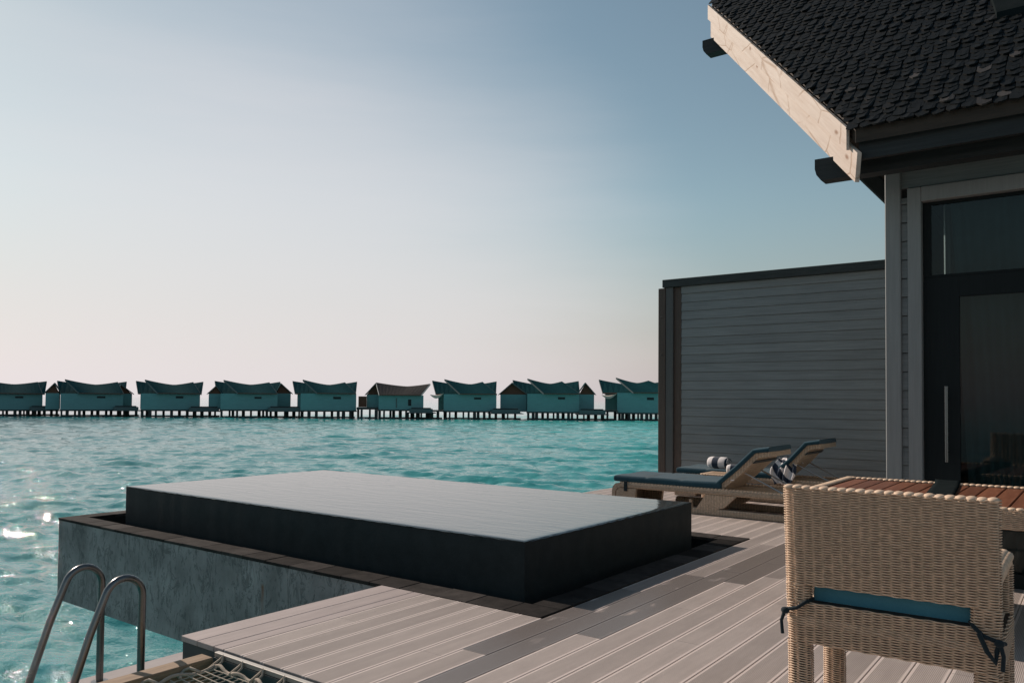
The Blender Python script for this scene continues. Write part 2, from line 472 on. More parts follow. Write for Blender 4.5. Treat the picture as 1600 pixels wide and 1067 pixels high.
def mat_towel(name, kind):
    t = NT(name); v = t.coord('Object')
    w = t.n('ShaderNodeTexWave'); w.bands_direction = 'X' if kind == 'roll' else 'DIAGONAL'
    w.inputs['Scale'].default_value = 1.7 if kind == 'roll' else 3.0
    w.inputs['Distortion'].default_value = 1.0 if kind == 'roll' else 5.0
    w.inputs['Detail'].default_value = 0; t.l(v, w.inputs[0])
    if kind == 'roll': w.inputs['Phase Offset'].default_value = 3.6
    geo = t.n('ShaderNodeNewGeometry'); n = t.noise(geo.outputs['Position'], 180, 2)
    c = t.mix(t.ramp(w.outputs[1], [(.47, 0), (.53, 1)]), (.74, .69, .68), (.018, .030, .055))
    t.col(c); t.rough(.95); t.bump(n, .5, .006); t.set(Specular_IOR_Level=.1, Sheen_Weight=.3)
    return t.m
M_TOWEL = mat_towel('striped_towel_terry', 'roll'); M_TOWEL2 = mat_towel('crumpled_striped_terry', 'crumple')

def mat_tablewood():
    t = NT('oiled_red_hardwood'); v = t.coord('Object', (22, 1.6, 22)); g = t.noise(v, 1.6, 6, .6, .5)
    c = t.mix(t.ramp(g, [(.3, 0), (.72, 1)]), (.15, .052, .026), (.27, .105, .055))
    c = hsv_random(t, c, .7, 1.15)
    t.col(c); t.rough(.45); t.bump(g, .2, .003)
    return t.m
M_TABLE = mat_tablewood()
def mat_beamwood():
    t = NT('weathered_beam'); v = t.coord('Object', (26, 2, 26)); g = t.noise(v, 1.5, 6, .65, .3)
    c = t.mix(t.ramp(g, [(.3, 0), (.72, 1)]), (.20, .125, .075), (.38, .26, .165))
    t.col(c); t.rough(.75); t.bump(g, .5, .004); return t.m
M_BEAM = mat_beamwood()
M_ROPE = mat_fabric('beige_rope', (.46, .38, .30), 120)
M_BLACK = mat_stone('matt_black', (.008, .012, .013), (.013, .017, .018), .9, spec=.03)
M_DOORFRAME = mat_paint('dark_door_leaf', (.018, .0225, .024), .7, (30, 30, 2), .1, spec=.1)
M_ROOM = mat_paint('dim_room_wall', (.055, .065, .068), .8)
M_CURTAIN = mat_fabric('sheer_curtain', (.42, .47, .47), 90)
M_PALECURTAIN = mat_fabric('pale_curtain_strip', (.72, .68, .66), 90)
def mat_glass():
    t = NT('tinted_door_glass')
    tr = t.n('ShaderNodeBsdfTransparent'); tr.inputs[0].default_value = (.47, .56, .57, 1)
    gl = t.n('ShaderNodeBsdfGlossy'); gl.inputs['Roughness'].default_value = .02
    fr = t.n('ShaderNodeFresnel'); fr.inputs[0].default_value = 1.45
    mx = t.n('ShaderNodeMixShader'); t.l(fr.outputs[0], mx.inputs[0]); t.l(tr.outputs[0], mx.inputs[1]); t.l(gl.outputs[0], mx.inputs[2])
    t.l(mx.outputs[0], t.out.inputs[0]); return t.m
M_GLASS = mat_glass()
# far villas
M_VWALL = mat_paint('villa_wall_boards', (.155, .34, .35), .7, (.5, .5, 3), .10, .02)
M_VROOF = mat_paint('villa_shingle_roof', (.014, .068, .075), .9, (2, 2, 2), .25, .1, spec=.02)
M_VROOFLIT = mat_paint('villa_roof_sunlit_tone', (.085, .075, .07), .9, (2, 2, 2), .3, .1, spec=.05)  # paler copy of the villa roof, sunlight put into its colour
M_VBARGE = mat_paint('villa_barge_board', (.12, .15, .15), .7)
M_VWHITE = mat_paint('villa_white_trim', (.62, .6, .57), .7)
M_VUNDER = mat_paint('villa_roof_underside', (.15, .07, .045), .8)
M_VPOST = mat_paint('villa_stilt', (.05, .06, .06), .8)
M_VPOOL = mat_paint('villa_pool_basin', (.10, .15, .155), .7)
M_VDARK = mat_paint('villa_dark_opening', (.012, .02, .022), .6)

# ------------------------------------------------------------------ sea
SEA_Z = -2.4
def build_sea():
    ND = 430
    dense = np.linspace(-41, 41, ND)
    coarse = np.linspace(41, 319, 50)[1:-1]
    ang = np.radians(np.concatenate([dense, coarse]))
    r = np.concatenate([np.geomspace(2.0, 8.0, 60)[:-1], np.geomspace(8.0, 190.0, 860)[:-1], np.geomspace(190.0, 9000.0, 110)])
    nr = len(r)
    dr = np.gradient(r)[:, None]
    A, RR = np.meshgrid(ang, r)
    az = A + YAW
    x = RR*np.sin(az); y = RR*np.cos(az)
    step = np.maximum(dr, .3*RR*math.radians(82/ND)) + 0*RR
    rs = np.random.RandomState(4)
    z = np.zeros_like(x)
    base_dir = YAW + math.pi + .35
    for i in range(64):
        lam = .36*(3.6/.36)**rs.rand()
        th = base_dir + rs.randn()*(.42 if lam > 1.2 else .7)
        k = 2*math.pi/lam
        amp = .0052*lam**.95
        ph = rs.rand()*6.283
        w = np.clip(lam/(step*2.2) - 1, 0, 1)
        z += w*amp*(np.sin(k*(x*np.sin(th)+y*np.cos(th))+ph))
    # sharpen crests a little
    z = z + 2.2*z*np.abs(z)
    mask = np.ones_like(x); mask[:, ND:] = .5
    z = z*mask + SEA_Z
    nc = len(ang)
    V = np.stack([x, y, z], -1).reshape(-1, 3)
    V = np.vstack([V, [[0, 0, SEA_Z]]])
    i = np.arange(nr-1)[:, None]*nc; j = np.arange(nc)[None, :]; j2 = (j+1) % nc
    Q = np.stack([i+j, i+j2, i+nc+j2, i+nc+j], -1).reshape(-1, 4)[:, ::-1]
    faces = Q
    me = bpy.data.meshes.new('sea')
    me.vertices.add(len(V)); me.vertices.foreach_set('co', V.ravel())
    nq = len(faces)
    tri = np.array([[len(V)-1, a, (a+1) % nc] for a in range(nc)])[:, ::-1]
    me.loops.add(nq*4+len(tri)*3)
    me.loops.foreach_set('vertex_index', np.concatenate([faces.ravel(), tri.ravel()]).astype(np.int32))
    me.polygons.add(nq+len(tri))
    me.polygons.foreach_set('loop_start', np.concatenate([np.arange(nq)*4, nq*4+np.arange(len(tri))*3]).astype(np.int32))
    me.polygons.foreach_set('use_smooth', np.ones(nq+len(tri), bool))
    me.materials.append(M_SEA); me.update(calc_edges=True); me.validate()
    o = link('sea', me); o['kind'] = 'structure'
    return o
build_sea()

# ------------------------------------------------------------------ deck
deck = link('deck', None); 
bpy.data.objects.remove(deck)
PITCHX = .161; GAP = .0035; X0 = -2.053
POOL_X0, POOL_X1, POOL_Y0, POOL_Y1 = -8.98, -2.71, 3.94, 7.42      # outer edges of the overflow basin
def deck_base():
    b = MB()
    b.box(-4.03, -2.72, 2.47, 3.92, -.20, -.034)
    b.box(-2.70, 4.2, 2.47, 12.4, -.20, -.034)
    b.box(-2.20, 4.2, -2.0, 2.465, -.20, -.034)
    b.box(-5.92, -2.705, 7.45, 12.4, -.20, -.034)
    o = b.build('deck', M_FASCIA); o['kind'] = 'structure'
    return o
deck = deck_base()
plank_cache = {}
def plank(x0, x1, y0, y1, mat, parent=deck, top=0.0, th=.03):
    w = round(x1-x0, 4); l = round(y1-y0, 3); key = (w, l, mat.name)
    if key not in plank_cache:
        b = MB(); b.box(-w/2, w/2, -l/2, l/2, -th, 0, bev=.0025)
        plank_cache[key] = b.mesh('plank', mat)
    return link('plank', plank_cache[key], parent, ((x0+x1)/2, (y0+y1)/2, top))
k0 = math.ceil((-5.94-X0)/PITCHX); k1 = math.floor((3.9-X0)/PITCHX)
wet = {}          # plank index -> list of (y0, y1, material)
def kidx(x): return math.floor((x-X0)/PITCHX)
kw = kidx(-2.3)
wet_spans = {kidx(-2.60): [(3.2, 4.9, M_WET), (4.9, 8.2, M_DRYSTAIN)],
             kidx(-2.44): [(2.43, 5.6, M_WET), (5.6, 7.2, M_DRYSTAIN)],
             kidx(-2.28): [(3.80, 5.90, M_WET), (5.90, 7.6, M_WET)],
             kidx(-2.12): [(5.55, 6.4, M_WET), (6.4, 7.5, M_WET)],
             kidx(-1.96): [(5.9, 6.9, M_DRYSTAIN)]}
for k in range(k0, k1):
    xa, xb = X0+k*PITCHX+GAP/2, X0+(k+1)*PITCHX-GAP/2
    xm = (xa+xb)/2
    segs = []
    if xm < -4.06: segs = [(7.43, 12.4)]
    elif xm < -2.71: segs = [(2.43, 3.935), (7.43, 12.4)]
    elif xm < -2.2: segs = [(2.43, 12.4)]
    else: segs = [(-2.0, 6.75 if xm > -1.3 else 12.4)]
    if -4.06 < xm < -3.70: segs = [s for s in segs if s[0] > 5]
    xb2 = min(xb, POOL_X1-.004) if (xm < -2.71) else xb
    xa2 = max(xa, POOL_X1+.004) if (xm > -2.71) else xa
    for (ya, yb) in segs:
        if yb < 4: a2, b2 = xa, xb
        elif ya > 7: a2, b2 = xa, xb
        else: a2, b2 = xa2, xb
        cuts = [ya, yb]
        special = [(max(a, ya), min(b, yb), m) for a, b, m in wet_spans.get(k, []) if b > ya and a < yb] if ya < 7 and xm > -2.71 else []
        for a, b, m in special: cuts += [a, b]
        # ordinary butt joints, staggered
        y = math.floor(ya/2.9)*2.9 + (k*1.13) % 2.9
        while y < yb:
            if y > ya+.4 and y < yb-.4 and not any(a-.3 < y < b+.3 for a, b, m in special): cuts.append(y)
            y += 2.9
        cuts = sorted(set(round(c, 3) for c in cuts))
        for a, b in zip(cuts[:-1], cuts[1:]):
            if b-a < .02: continue
            m = M_PLANK
            for s0, s1, sm in special:
                if a >= s0-.01 and b <= s1+.01: m = sm
            plank(a2, b2, a+.0015, b-.0015, m)
# smooth border boards along the free left edge
xs = [-4.06, -3.905, -3.75, X0+math.ceil((-3.70-PITCHX/2-X0)/PITCHX)*PITCHX]
for a, b in zip(xs[:-1], xs[1:]):
    if b-a > .02: plank(a+.002, b-.002, 2.43, 3.935, M_SMOOTH)
# dark fascia boards and the pale metal nosing of the near edge
b = MB(); b.box(-4.058, -2.2, 2.440, 2.462, -.26, -.034); b.build('fascia_board', M_FASCIA, deck)
b = MB(); b.box(-4.055, -4.033, 2.463, 3.93, -.26, -.034); b.build('fascia_board', M_FASCIA, deck)
b = MB(); b.box(-5.94, -5.922, 7.45, 12.4, -.26, -.034); b.build('fascia_board', M_FASCIA, deck)
b = MB(); b.box(-3.675, -2.2, 2.386, 2.412, -.028, -.004, bev=.002); b.build('edge_trim', M_ALU, deck)
b = MB(); b.box(-3.675, -2.2, 2.382, 2.43, -.30, -.030); b.build('fascia_board', M_FASCIA, deck)
for px_, py_ in ((-3.9, 2.7), (-3.9, 3.7), (-2.2, 1.0), (0, -1.5), (3, 3), (0, 3), (-5.6, 8), (-5.6, 11.5), (-3, 11.5), (-3, 8.0), (0, 9)):
    b = MB(); b.tube([(px_, py_, -4.5), (px_, py_, -.2)], .14, 12); o = b.build('pile', M_PLASTER, deck); smooth_by_angle(o)

# lower landing with the ladder
b = MB(); b.box(-4.75, -4.08, 1.98, 3.30, -.50, -.365)
landing = b.build('landing', M_FASCIA); landing['kind'] = 'structure'
for i in range(4):
    a = -4.76+i*.17
    plank(a+.003, a+.167, 1.95, 3.32, M_LOWDECK, landing, -.33)
b = MB(); b.box(-4.30, -4.10, 2.60, 2.66, -.329, -.27); b.build('cleat', M_DARKWOOD, landing)
b = MB(); b.tube([(-4.4, 3.1, -4.5), (-4.4, 3.1, -.5)], .11, 12); o = b.build('pile', M_PLASTER, landing); smooth_by_angle(o)

# ------------------------------------------------------------------ plunge pool
pool = thing('plunge_pool', 'raised black infinity plunge pool brimming with still water in grey rendered basin', 'pool', (-5.8, 5.7, -.86))
off = Vector((5.8, -5.7, .86))
def pbuild(b, name, mat, parent=pool, smooth=False):
    return b.build(name, mat, parent, off, smooth)
PT = .36; PX0, PX1, PY0, PY1 = -8.30, -3.10, 4.31, 6.98
b = MB()
cw = .20
zt = -.022
b.box(POOL_X0, POOL_X1, POOL_Y0, POOL_Y0+cw, -.86, zt)
b.box(POOL_X0, POOL_X1, POOL_Y1-cw, POOL_Y1, -.86, zt)
b.box(POOL_X0, POOL_X0+cw, POOL_Y0+cw+.0005, POOL_Y1-cw-.0005, -.86, zt)
b.box(POOL_X1-cw, POOL_X1, POOL_Y0+cw+.0005, POOL_Y1-cw-.0005, -.86, zt)
b.box(POOL_X0+cw+.001, POOL_X1-cw-.001, POOL_Y0+cw+.001, POOL_Y1-cw-.001, -.859, -.62)
pbuild(b, 'basin_wall', M_PLASTER)
b = MB(); b.box(POOL_X0+cw+.002, POOL_X1-cw-.002, POOL_Y0+cw+.002, POOL_Y1-cw-.002, -.619, -.42); pbuild(b, 'gutter_floor', M_GUTTER)
# black lining on the inside of the basin
b = MB(); t_ = .012
b.box(POOL_X0+cw+.0005, POOL_X1-cw-.0005, POOL_Y0+cw+.0005, POOL_Y0+cw+t_, -.41, -.024)
b.box(POOL_X0+cw+.0005, POOL_X1-cw-.0005, POOL_Y1-cw-t_, POOL_Y1-cw-.0005, -.41, -.024)
b.box(POOL_X0+cw+.0005, POOL_X0+cw+t_, POOL_Y0+cw+t_+.001, POOL_Y1-cw-t_-.001, -.41, -.024)
b.box(POOL_X1-cw-t_, POOL_X1-cw-.0005, POOL_Y0+cw+t_+.001, POOL_Y1-cw-t_-.001, -.41, -.024)
pbuild(b, 'gutter_lining', M_GUTTER)
# coping stones
def coping(x0, x1, y0, y1):
    dz = rng.uniform(-.002, .003)
    b = MB(); b.box(x0, x1, y0, y1, -.021, .006+dz, bev=.003)
    pbuild(b, 'coping_stone', M_COPING)
x = POOL_X0-.006
while x < POOL_X1-.05:
    l = .30; x2 = min(x+l, POOL_X1+.006)
    if POOL_X1+.006-x2 < .12: x2 = POOL_X1+.006
    coping(x+.002, x2-.002, POOL_Y0-.006, POOL_Y0+cw+.012)
    coping(x+.002, x2-.002, POOL_Y1-cw-.012, POOL_Y1+.006)
    x = x2
    if x >= POOL_X1: break
y = POOL_Y0+cw+.014
while y < POOL_Y1-cw-.02:
    y2 = min(y+.30, POOL_Y1-cw-.014)
    if POOL_Y1-cw-.014-y2 < .1: y2 = POOL_Y1-cw-.014
    coping(POOL_X1-cw-.012, POOL_X1+.006, y+.002, y2-.002)
    coping(POOL_X0-.006, POOL_X0+cw+.012, y+.002, y2-.002)
    y = y2
# pool tank: tiled walls, each side slightly rippled by running water
b = MB()
def wall_side(p0, p1, n_):
    # vertical sheet with faint runs
    p0 = Vector(p0); p1 = Vector(p1); N = Vector(n_)
    L = (p1-p0).length; nu = int(L/.06)
    def fn(u, v):
        q = p0.lerp(p1, u); z = -.42+(PT-.004+.42)*v
        e = .003*math.sin(u*L*21+math.sin(u*L*7)*2) + .002*math.sin(u*L*53)
        if v > .99: e -= .012
        ee = e*min(1, 8*u, 8*(1-u))
        return Vector((q.x, q.y, z)) + N*ee
    b.grid(fn, nu, 8)
wall_side((PX0, PY0, 0), (PX1, PY0, 0), (0, -1, 0)); wall_side((PX1, PY0, 0), (PX1, PY1, 0), (1, 0, 0))
wall_side((PX1, PY1, 0), (PX0, PY1, 0), (0, 1, 0)); wall_side((PX0, PY1, 0), (PX0, PY0, 0), (-1, 0, 0))
o = pbuild(b, 'tank_wall', M_TILE); smooth_by_angle(o, 50)
b = MB()
def wfn(u, v):
    x = PX0+(PX1-PX0)*u; y = PY0+(PY1-PY0)*v
    d = min(x-PX0, PX1-x, y-PY0, PY1-y)
    z = PT - .010*math.exp(-d/.012)
    if d < .01:
        z += .003*math.sin(x*37+1.3)*math.sin(x*11)+.002*math.sin(y*41)
    return (x, y, z)
us = np.unique(np.concatenate([np.linspace(0, 1, 180), [.002, .004, .996, .998]]))
vsn = np.unique(np.concatenate([np.linspace(0, 1, 100), [.004, .008, .992, .996]]))
vv = [wfn(u, v) for v in vsn for u in us]; nu = len(us)
b.add(vv, [(j*nu+i, j*nu+i+1, (j+1)*nu+i+1, (j+1)*nu+i) for j in range(len(vsn)-1) for i in range(nu-1)])
pbuild(b, 'pool_water', M_POOLWATER, smooth=True)
for px_, py_ in ((-7.6, 6.6), (-5.2, 6.6)):
    b = MB(); b.tube([(px_, py_, -4.5), (px_, py_, -.861)], .16, 14); o = pbuild(b, 'pile', M_PLASTER); smooth_by_angle(o)

# ------------------------------------------------------------------ screen wall
SY = 11.5
screen = thing('screen_wall', 'tall grey boarded privacy wall with dark cap behind the sun loungers', 'wall', (-3.5, SY, 0))
so_ = Vector((3.5, -SY, 0))
def sbuild(b, name, mat): return b.build(name, mat, screen, so_)
b = MB(); b.box(-5.28, -1.0, SY+.03, SY+.10, -.03, 3.091); sbuild(b, 'backing_panel', M_BOARD)
zb = 2.842
zs = [2.842-.1363*i for i in range(0, 22)]
tops = [2.978] + zs
def lap(x0, x1, yb, z0, z1):
    # weatherboard: bottom edge proud, top tucked in
    b = MB()
    poly = [(0, yb-.014, z0), (0, yb-.014, z0+.012), (0, yb-.004, z1), (0, yb+.028, z1), (0, yb+.028, z0)]
    b.prism([(x0, p[1], p[2]) for p in poly], (x1-x0, 0, 0)); return b
for i in range(22):
    z1 = tops[i]; z0 = tops[i+1] if i+1 < len(tops) else -.02
    if z0 < -.02: z0 = -.02
    sbuild(lap(-5.275, -1.0, SY, z0+.002, z1-.002), 'board', M_BOARD)
b = MB(); b.box(-5.275, -1.0, SY-.022, SY+.028, 2.978, 3.090, bev=.003); sbuild(b, 'top_batten', M_BOARD)
b = MB(); b.box(-5.648, -5.53, SY-.06, SY+.12, -.03, 3.083, bev=.004); sbuild(b, 'post', M_BROWNPOST)
b = MB(); b.box(-5.526, -5.40, SY-.05, SY+.11, -.03, 3.088, bev=.004); sbuild(b, 'post', M_GREYPOST)
b = MB(); b.box(-5.396, -5.28, SY-.015, SY+.09, -.03, 3.086, bev=.004); sbuild(b, 'post', M_BROWNPOST)
b = MB(); b.box(-5.575, -1.0, SY-.075, SY+.135, 3.092, 3.215, bev=.006); sbuild(b, 'cap_beam', M_CAPWOOD)
for z in (2.62, 2.03):
    b = MB(); b.blob((-5.59, SY-.061, z), (.014, .008, .014)); sbuild(b, 'bolt', M_DARKWOOD)

# ------------------------------------------------------------------ bungalow
HY = 6.6; HX = -1.327
EX, EY, EZ = -1.385, 5.9, 3.235      # eave corner of the prow roof
KR, TP, HS = .8444, 1.0176, 2.5       # rake of the prow, tangent of pitch, half span
house = thing('bungalow', 'dark grey boarded bungalow with steep shingled prow roof and glass door', 'house', (1.2, 8.4, 0))
ho = Vector((-1.2, -8.4, 0))
def hb(b, name, mat, parent=house, smooth=False):
    # parts sit under the house, sub-parts under a part that itself sits at the house origin
    return b.build(name, mat, parent, ho if parent is house else (0, 0, 0), smooth)
# shell
b = MB()
b.box(HX+.012, HX+.10, HY+.13, 7.02, -.03, 3.1)                          # side wall pieces round a slot, added to let sun onto the curtain strip
b.box(HX+.012, HX+.10, 7.34, 10.3, -.03, 3.1)
b.box(HX+.012, HX+.10, 7.0205, 7.3395, -.03, 2.30)
b.box(HX+.012, HX+.10, 7.0205, 7.3395, 2.85, 3.1)
side = hb(b, 'side_wall', M_BOARD)
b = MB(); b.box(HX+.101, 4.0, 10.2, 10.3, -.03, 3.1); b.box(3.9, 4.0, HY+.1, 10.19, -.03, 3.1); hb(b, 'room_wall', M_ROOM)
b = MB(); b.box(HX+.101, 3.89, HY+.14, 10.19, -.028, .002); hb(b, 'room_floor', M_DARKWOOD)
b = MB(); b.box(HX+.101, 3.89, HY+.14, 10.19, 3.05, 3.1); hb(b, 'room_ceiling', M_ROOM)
b = MB(); b.box(HX-.004, HX+.105, HY-.045, HY+.129, -.03, 3.12, bev=.006); hb(b, 'corner_post', M_TRIM)
b = MB(); b.box(HX+.106, HX+.15, HY+.02, HY+.12, -.03, 3.1); hb(b, 'stud', M_DARKWOOD)
z = -.02
while z < 2.84:
    hb(lap(HX+.106, HX+.148, HY, z+.003, min(z+.139, 2.86)), 'board', M_BOARD); z += .1415
for z0, z1 in ((2.93, 3.07), (3.073, 3.30)):
    hb(lap(HX+.106, 4.0, HY, z0, z1), 'board', M_BOARD)
DX0, DX1 = HX+.152, HX+.245
door = thing('tmp', '', '', (0,0,0)); bpy.data.objects.remove(door)
b = MB(); b.box(DX0, DX1, HY-.04, HY+.12, -.03, 2.922, bev=.004); dfo = hb(b, 'door_frame', M_TRIM)
b = MB(); b.box(DX1+.001, 3.6, HY-.04, HY+.12, 2.812, 2.922, bev=.004); hb(b, 'door_frame', M_TRIM)
# sliding door leaf
LX0 = DX1+.004
b = MB()
b.box(LX0, LX0+.235, HY+.03, HY+.075, 0, 2.24)          # wide stile
b.box(LX0+.236, 3.5, HY+.03, HY+.075, 0, .10); b.box(LX0+.236, 3.5, HY+.03, HY+.075, 2.09, 2.24)
leaf = hb(b, 'sliding_door', M_DOORFRAME)
b = MB(); b.box(LX0+.2365, 3.49, HY+.048, HY+.056, .1005, 2.0895); hb(b, 'glass_pane', M_GLASS, leaf)
b = MB()
hx = LX0+.155
b.tube([(hx, HY-.035, .87), (hx, HY-.035, 1.425)], .013, 10); b.tube([(hx, HY-.035, .95), (hx, HY+.03, .95)], .008, 8); b.tube([(hx, HY-.035, 1.34), (hx, HY+.03, 1.34)], .008, 8)
o = hb(b, 'pull_handle', M_STEEL, leaf); smooth_by_angle(o)
# fixed light over the door
b = MB(); b.box(LX0, LX0+.05, HY+.03, HY+.075, 2.242, 2.81); b.box(LX0+.051, 3.5, HY+.03, HY+.075, 2.242, 2.26); b.box(LX0+.051, 3.5, HY+.03, HY+.075, 2.79, 2.81)
tl = hb(b, 'transom_window', M_DOORFRAME)
b = MB(); b.box(LX0+.0505, 3.49, HY+.048, HY+.056, 2.2605, 2.7895); hb(b, 'glass_pane', M_GLASS, tl)
# curtains
def curtain(x0, x1, y, z0, z1, amp, pitch, mat, name, sway=0.0):
    b = MB(); n = max(8, int((x1-x0)/pitch*10))
    def fn(u, v):
        x = x0+(x1-x0)*u + sway*(1-v)*(1-u)
        yy = y + amp*math.sin(2*math.pi*(x0+(x1-x0)*u)/pitch + 1.3*math.sin(7*u))*(1-.3*v) + .01*math.sin(3*v+5*u)
        return (x, yy, z0+(z1-z0)*v)
    b.grid(fn, n, 12); return hb(b, name, mat, house, True)
curtain(LX0+.16, 2.6, HY+.17, .03, 2.98  , .03, .13, M_CURTAIN, 'curtain', .14)
curtain(LX0+.055, LX0+.15, HY+.60, 1.2, 2.98, .018, .07, M_PALECURTAIN, 'curtain_strip')  # whitish strip added for a sunlit sliver behind the glass
# roof: two slabs meeting at the ridge, prow at the left end
RX = 4.2
def rp(x, q, near=True, dz=0.0):
    """point on the roof: q metres in from the eave (horizontal)"""
    return Vector((x, EY+q if near else EY+2*HS-q, EZ+TP*q+dz))
b = MB()
TH = .10
def slab(near):
    a = [rp(EX, 0, near), rp(RX, 0, near), rp(RX, HS, near), rp(EX-KR*HS, HS, near)]
    lo = [p-Vector((0, 0, TH)) for p in a]
    b.add(a+lo, [(0,1,2,3) if near else (3,2,1,0), (4,7,6,5) if near else (5,6,7,4), (0,4,5,1), (1,5,6,2), (3,2,6,7), (0,3,7,4)])
slab(True); slab(False)
roof = hb(b, 'roof', M_SOFFIT)
# rafters' lining under the prow is the slab itself; gable wall inside the prow
b = MB(); b.prism([(HX+.02, HY+.15, 3.11), (HX+.02, 10.2, 3.11), (HX+.02, EY+HS, 3.11+1.75*TP-.05)], (.06, 0, 0)); hb(b, 'gable_wall', M_SOFFIT)
# barge boards: a deep lower board and a thinner upper board
def barge(near, name='bargeboard'):
    d = Vector((-KR, 1 if near else -1, TP)); e = rp(EX, 0, near)
    hn = Vector((-1, -KR if near else KR, 0)).normalized()       # outward
    L = HS
    for (top, bot, off0, th, q0, m) in ((-.012, -.175, .045, .022, .035, M_PINE), (-.150, -.375, .012, .032, -.035, M_PINE)):
        p0 = e + d*q0 + hn*off0; p1 = e + d*(L) + hn*off0
        ax = (p1-p0); ln_ = ax.length; ax.normalize(); w = hn.cross(ax); 
        if w.z < 0: w = -w
        # board in its own axes so the grain runs along it: x along, z up the face
        mb = MB(); zd = Vector((0, 0, 1))
        if m is M_PINE:
            pass
        F4 = Matrix((ax, hn, hn.cross(ax)*-1 if hn.cross(ax).z < 0 else hn.cross(ax))).transposed()
        Fi = F4.inverted()
        low = bot; 
        nseg = 24
        pts = []
        for i in range(nseg+1):
            c = p0.lerp(p1, i/nseg)
            pts.append(c)
        vt = []
        for i, c in enumerate(pts):
            cut = .07 if (i == 0 and top < -.1) else 0
            for dz, dn in ((top, 0), (bot, 0), (bot, -th), (top, -th)):
                q = c + Vector((0, 0, dz)) + hn*dn
                vt.append(q)
        if top < -.1:   # clipped foot
            for idx in (1, 2): vt[idx] = vt[idx] + ax*.045 + Vector((0, 0, -.0))
        loc = vt[0].copy()
        vv_ = [Fi @ (q-loc) for q in vt]
        fs = []
        for i in range(nseg):
            o_ = i*4
            for k in range(4):
                fs.append((o_+k, o_+4+k, o_+4+(k+1) % 4, o_+(k+1) % 4))
        fs += [(0, 1, 2, 3), (nseg*4+3, nseg*4+2, nseg*4+1, nseg*4)]
        mb.add(vv_, fs)
        me = mb.mesh(name, m)
        ob = link(name, me, roof); me.materials[0] = M_PINE if near else M_DARKWOOD  # far board is pine too; its shade is put into the dark colour
        ob.matrix_local = Matrix.Translation(loc) @ F4.to_4x4()
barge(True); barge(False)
# purlins poking through beyond the barge boards
def purlin(q, near=True):
    y = EY+q if near else EY+2*HS-q
    zt_ = EZ+TP*q-.385 - .02
    xe = EX-KR*q-.095
    b = MB(); w = .13; h = .165
    prof = [(xe+.045, zt_-h), (xe+.012, zt_-h+.045), (xe, zt_-h+.09), (xe, zt_), (3.0, zt_), (3.0, zt_-h)]
    b.prism([(p[0], y-w/2, p[1]) for p in prof][::-1], (0, w, 0)); hb(b, 'purlin', M_DARKWOOD, roof)
for q in (.30, HS-.03): purlin(q)
b = MB(); b.box(EX+.01, RX, EY+.045, EY+.09, EZ-.21, EZ-.075); hb(b, 'eave_fascia', M_DARKWOOD, roof)
b = MB(); b.box(EX+.06, RX, EY+.09, HY+.0, EZ-.135, EZ-.115); hb(b, 'soffit', M_DARKWOOD, roof)
# raised second roof tier, right
sq, sxx = .84, -.60
b = MB()
def rp2(x, q): return Vector((x, EY+q, EZ+TP*q+.09))
a = [rp2(sxx, sq), rp2(RX, sq), rp2(RX, HS), rp2(sxx-.23*(HS-sq), HS)]
b.add(a+[p-Vector((0, 0, .085)) for p in a], [(0,1,2,3), (4,7,6,5), (0,4,5,1), (1,5,6,2), (2,6,7,3), (3,7,4,0)])
hb(b, 'upper_roof_tier', M_BLACK, roof)
# shingles
SW, SL, SE = .088, .17, .066
def shingle_mesh(seed):
    r = random.Random(seed); w = SW*r.uniform(.86, 1.0)/2; th = .007+r.uniform(0, .005)
    tip = r.uniform(.026, .044); sk = r.uniform(-.012, .012); cu_ = r.uniform(.0, .010)
    out = [(-w, SL, 0), (-w, tip+r.uniform(-.008, .008), .0), (-w*.28, r.uniform(0, .010), cu_), (sk+w*.28, r.uniform(0, .008), cu_*r.uniform(.3, 1.4)), (w, tip+r.uniform(-.008, .008), 0), (w, SL, 0)]
    n = len(out); v = [(p[0], p[1], p[2]+th) for p in out] + [(p[0], p[1], p[2]) for p in out]
    f = [tuple(range(n)), tuple(range(n, 2*n))[::-1]] + [(i, n+i, n+(i+1) % n, (i+1) % n) for i in range(n)]
    b = MB(); b.add(v, f); return b
variants = [shingle_mesh(i) for i in range(9)]
vmeshes = [vb.mesh('shingle', M_SHINGLE) for vb in variants]
sl_len = math.hypot(1, TP)
ydir = Vector((0, 1/sl_len, TP/sl_len)); ndir = Vector((0, -TP/sl_len, 1/sl_len)); xdir = Vector((1, 0, 0))
items = []
row = 0
while True:
    s = -.05 + row*SE
    q = (s)/sl_len
    if q > HS-.02: break
    xl = EX - KR*max(q, 0) - .03
    x = xl + (SW/2 if row % 2 else .0) + rng.uniform(0, .015)
    lim = RX if row < 3 else 1.6
    while x < lim:
        if not (x > sxx-.23*max(0, q-sq)+.12 and q > sq+.12):
            tilt = .062 + rng.uniform(-.012, .03)
            yaw = rng.uniform(-.05, .05); rl = rng.uniform(-.05, .05)
            pos = Vector((x, EY, EZ)) + ydir*s + ndir*(.004 + rng.uniform(0, .004))
            items.append((pos, tilt, yaw, rl, rng.randrange(9)))
        x += SW*rng.uniform(.97, 1.05)
    row += 1
def shingle_matrix(pos, tilt, yaw, rl):
    base = Matrix((xdir, ydir, ndir)).transposed().to_4x4()
    # butt end lifted: rotate about x so that y=0 end rises
    return Matrix.Translation(pos) @ base @ Matrix.Rotation(yaw, 4, 'Z') @ Matrix.Rotation(rl, 4, 'Y') @ Matrix.Translation((0, 0, SL*math.sin(tilt))) @ Matrix.Rotation(-tilt, 4, 'X')
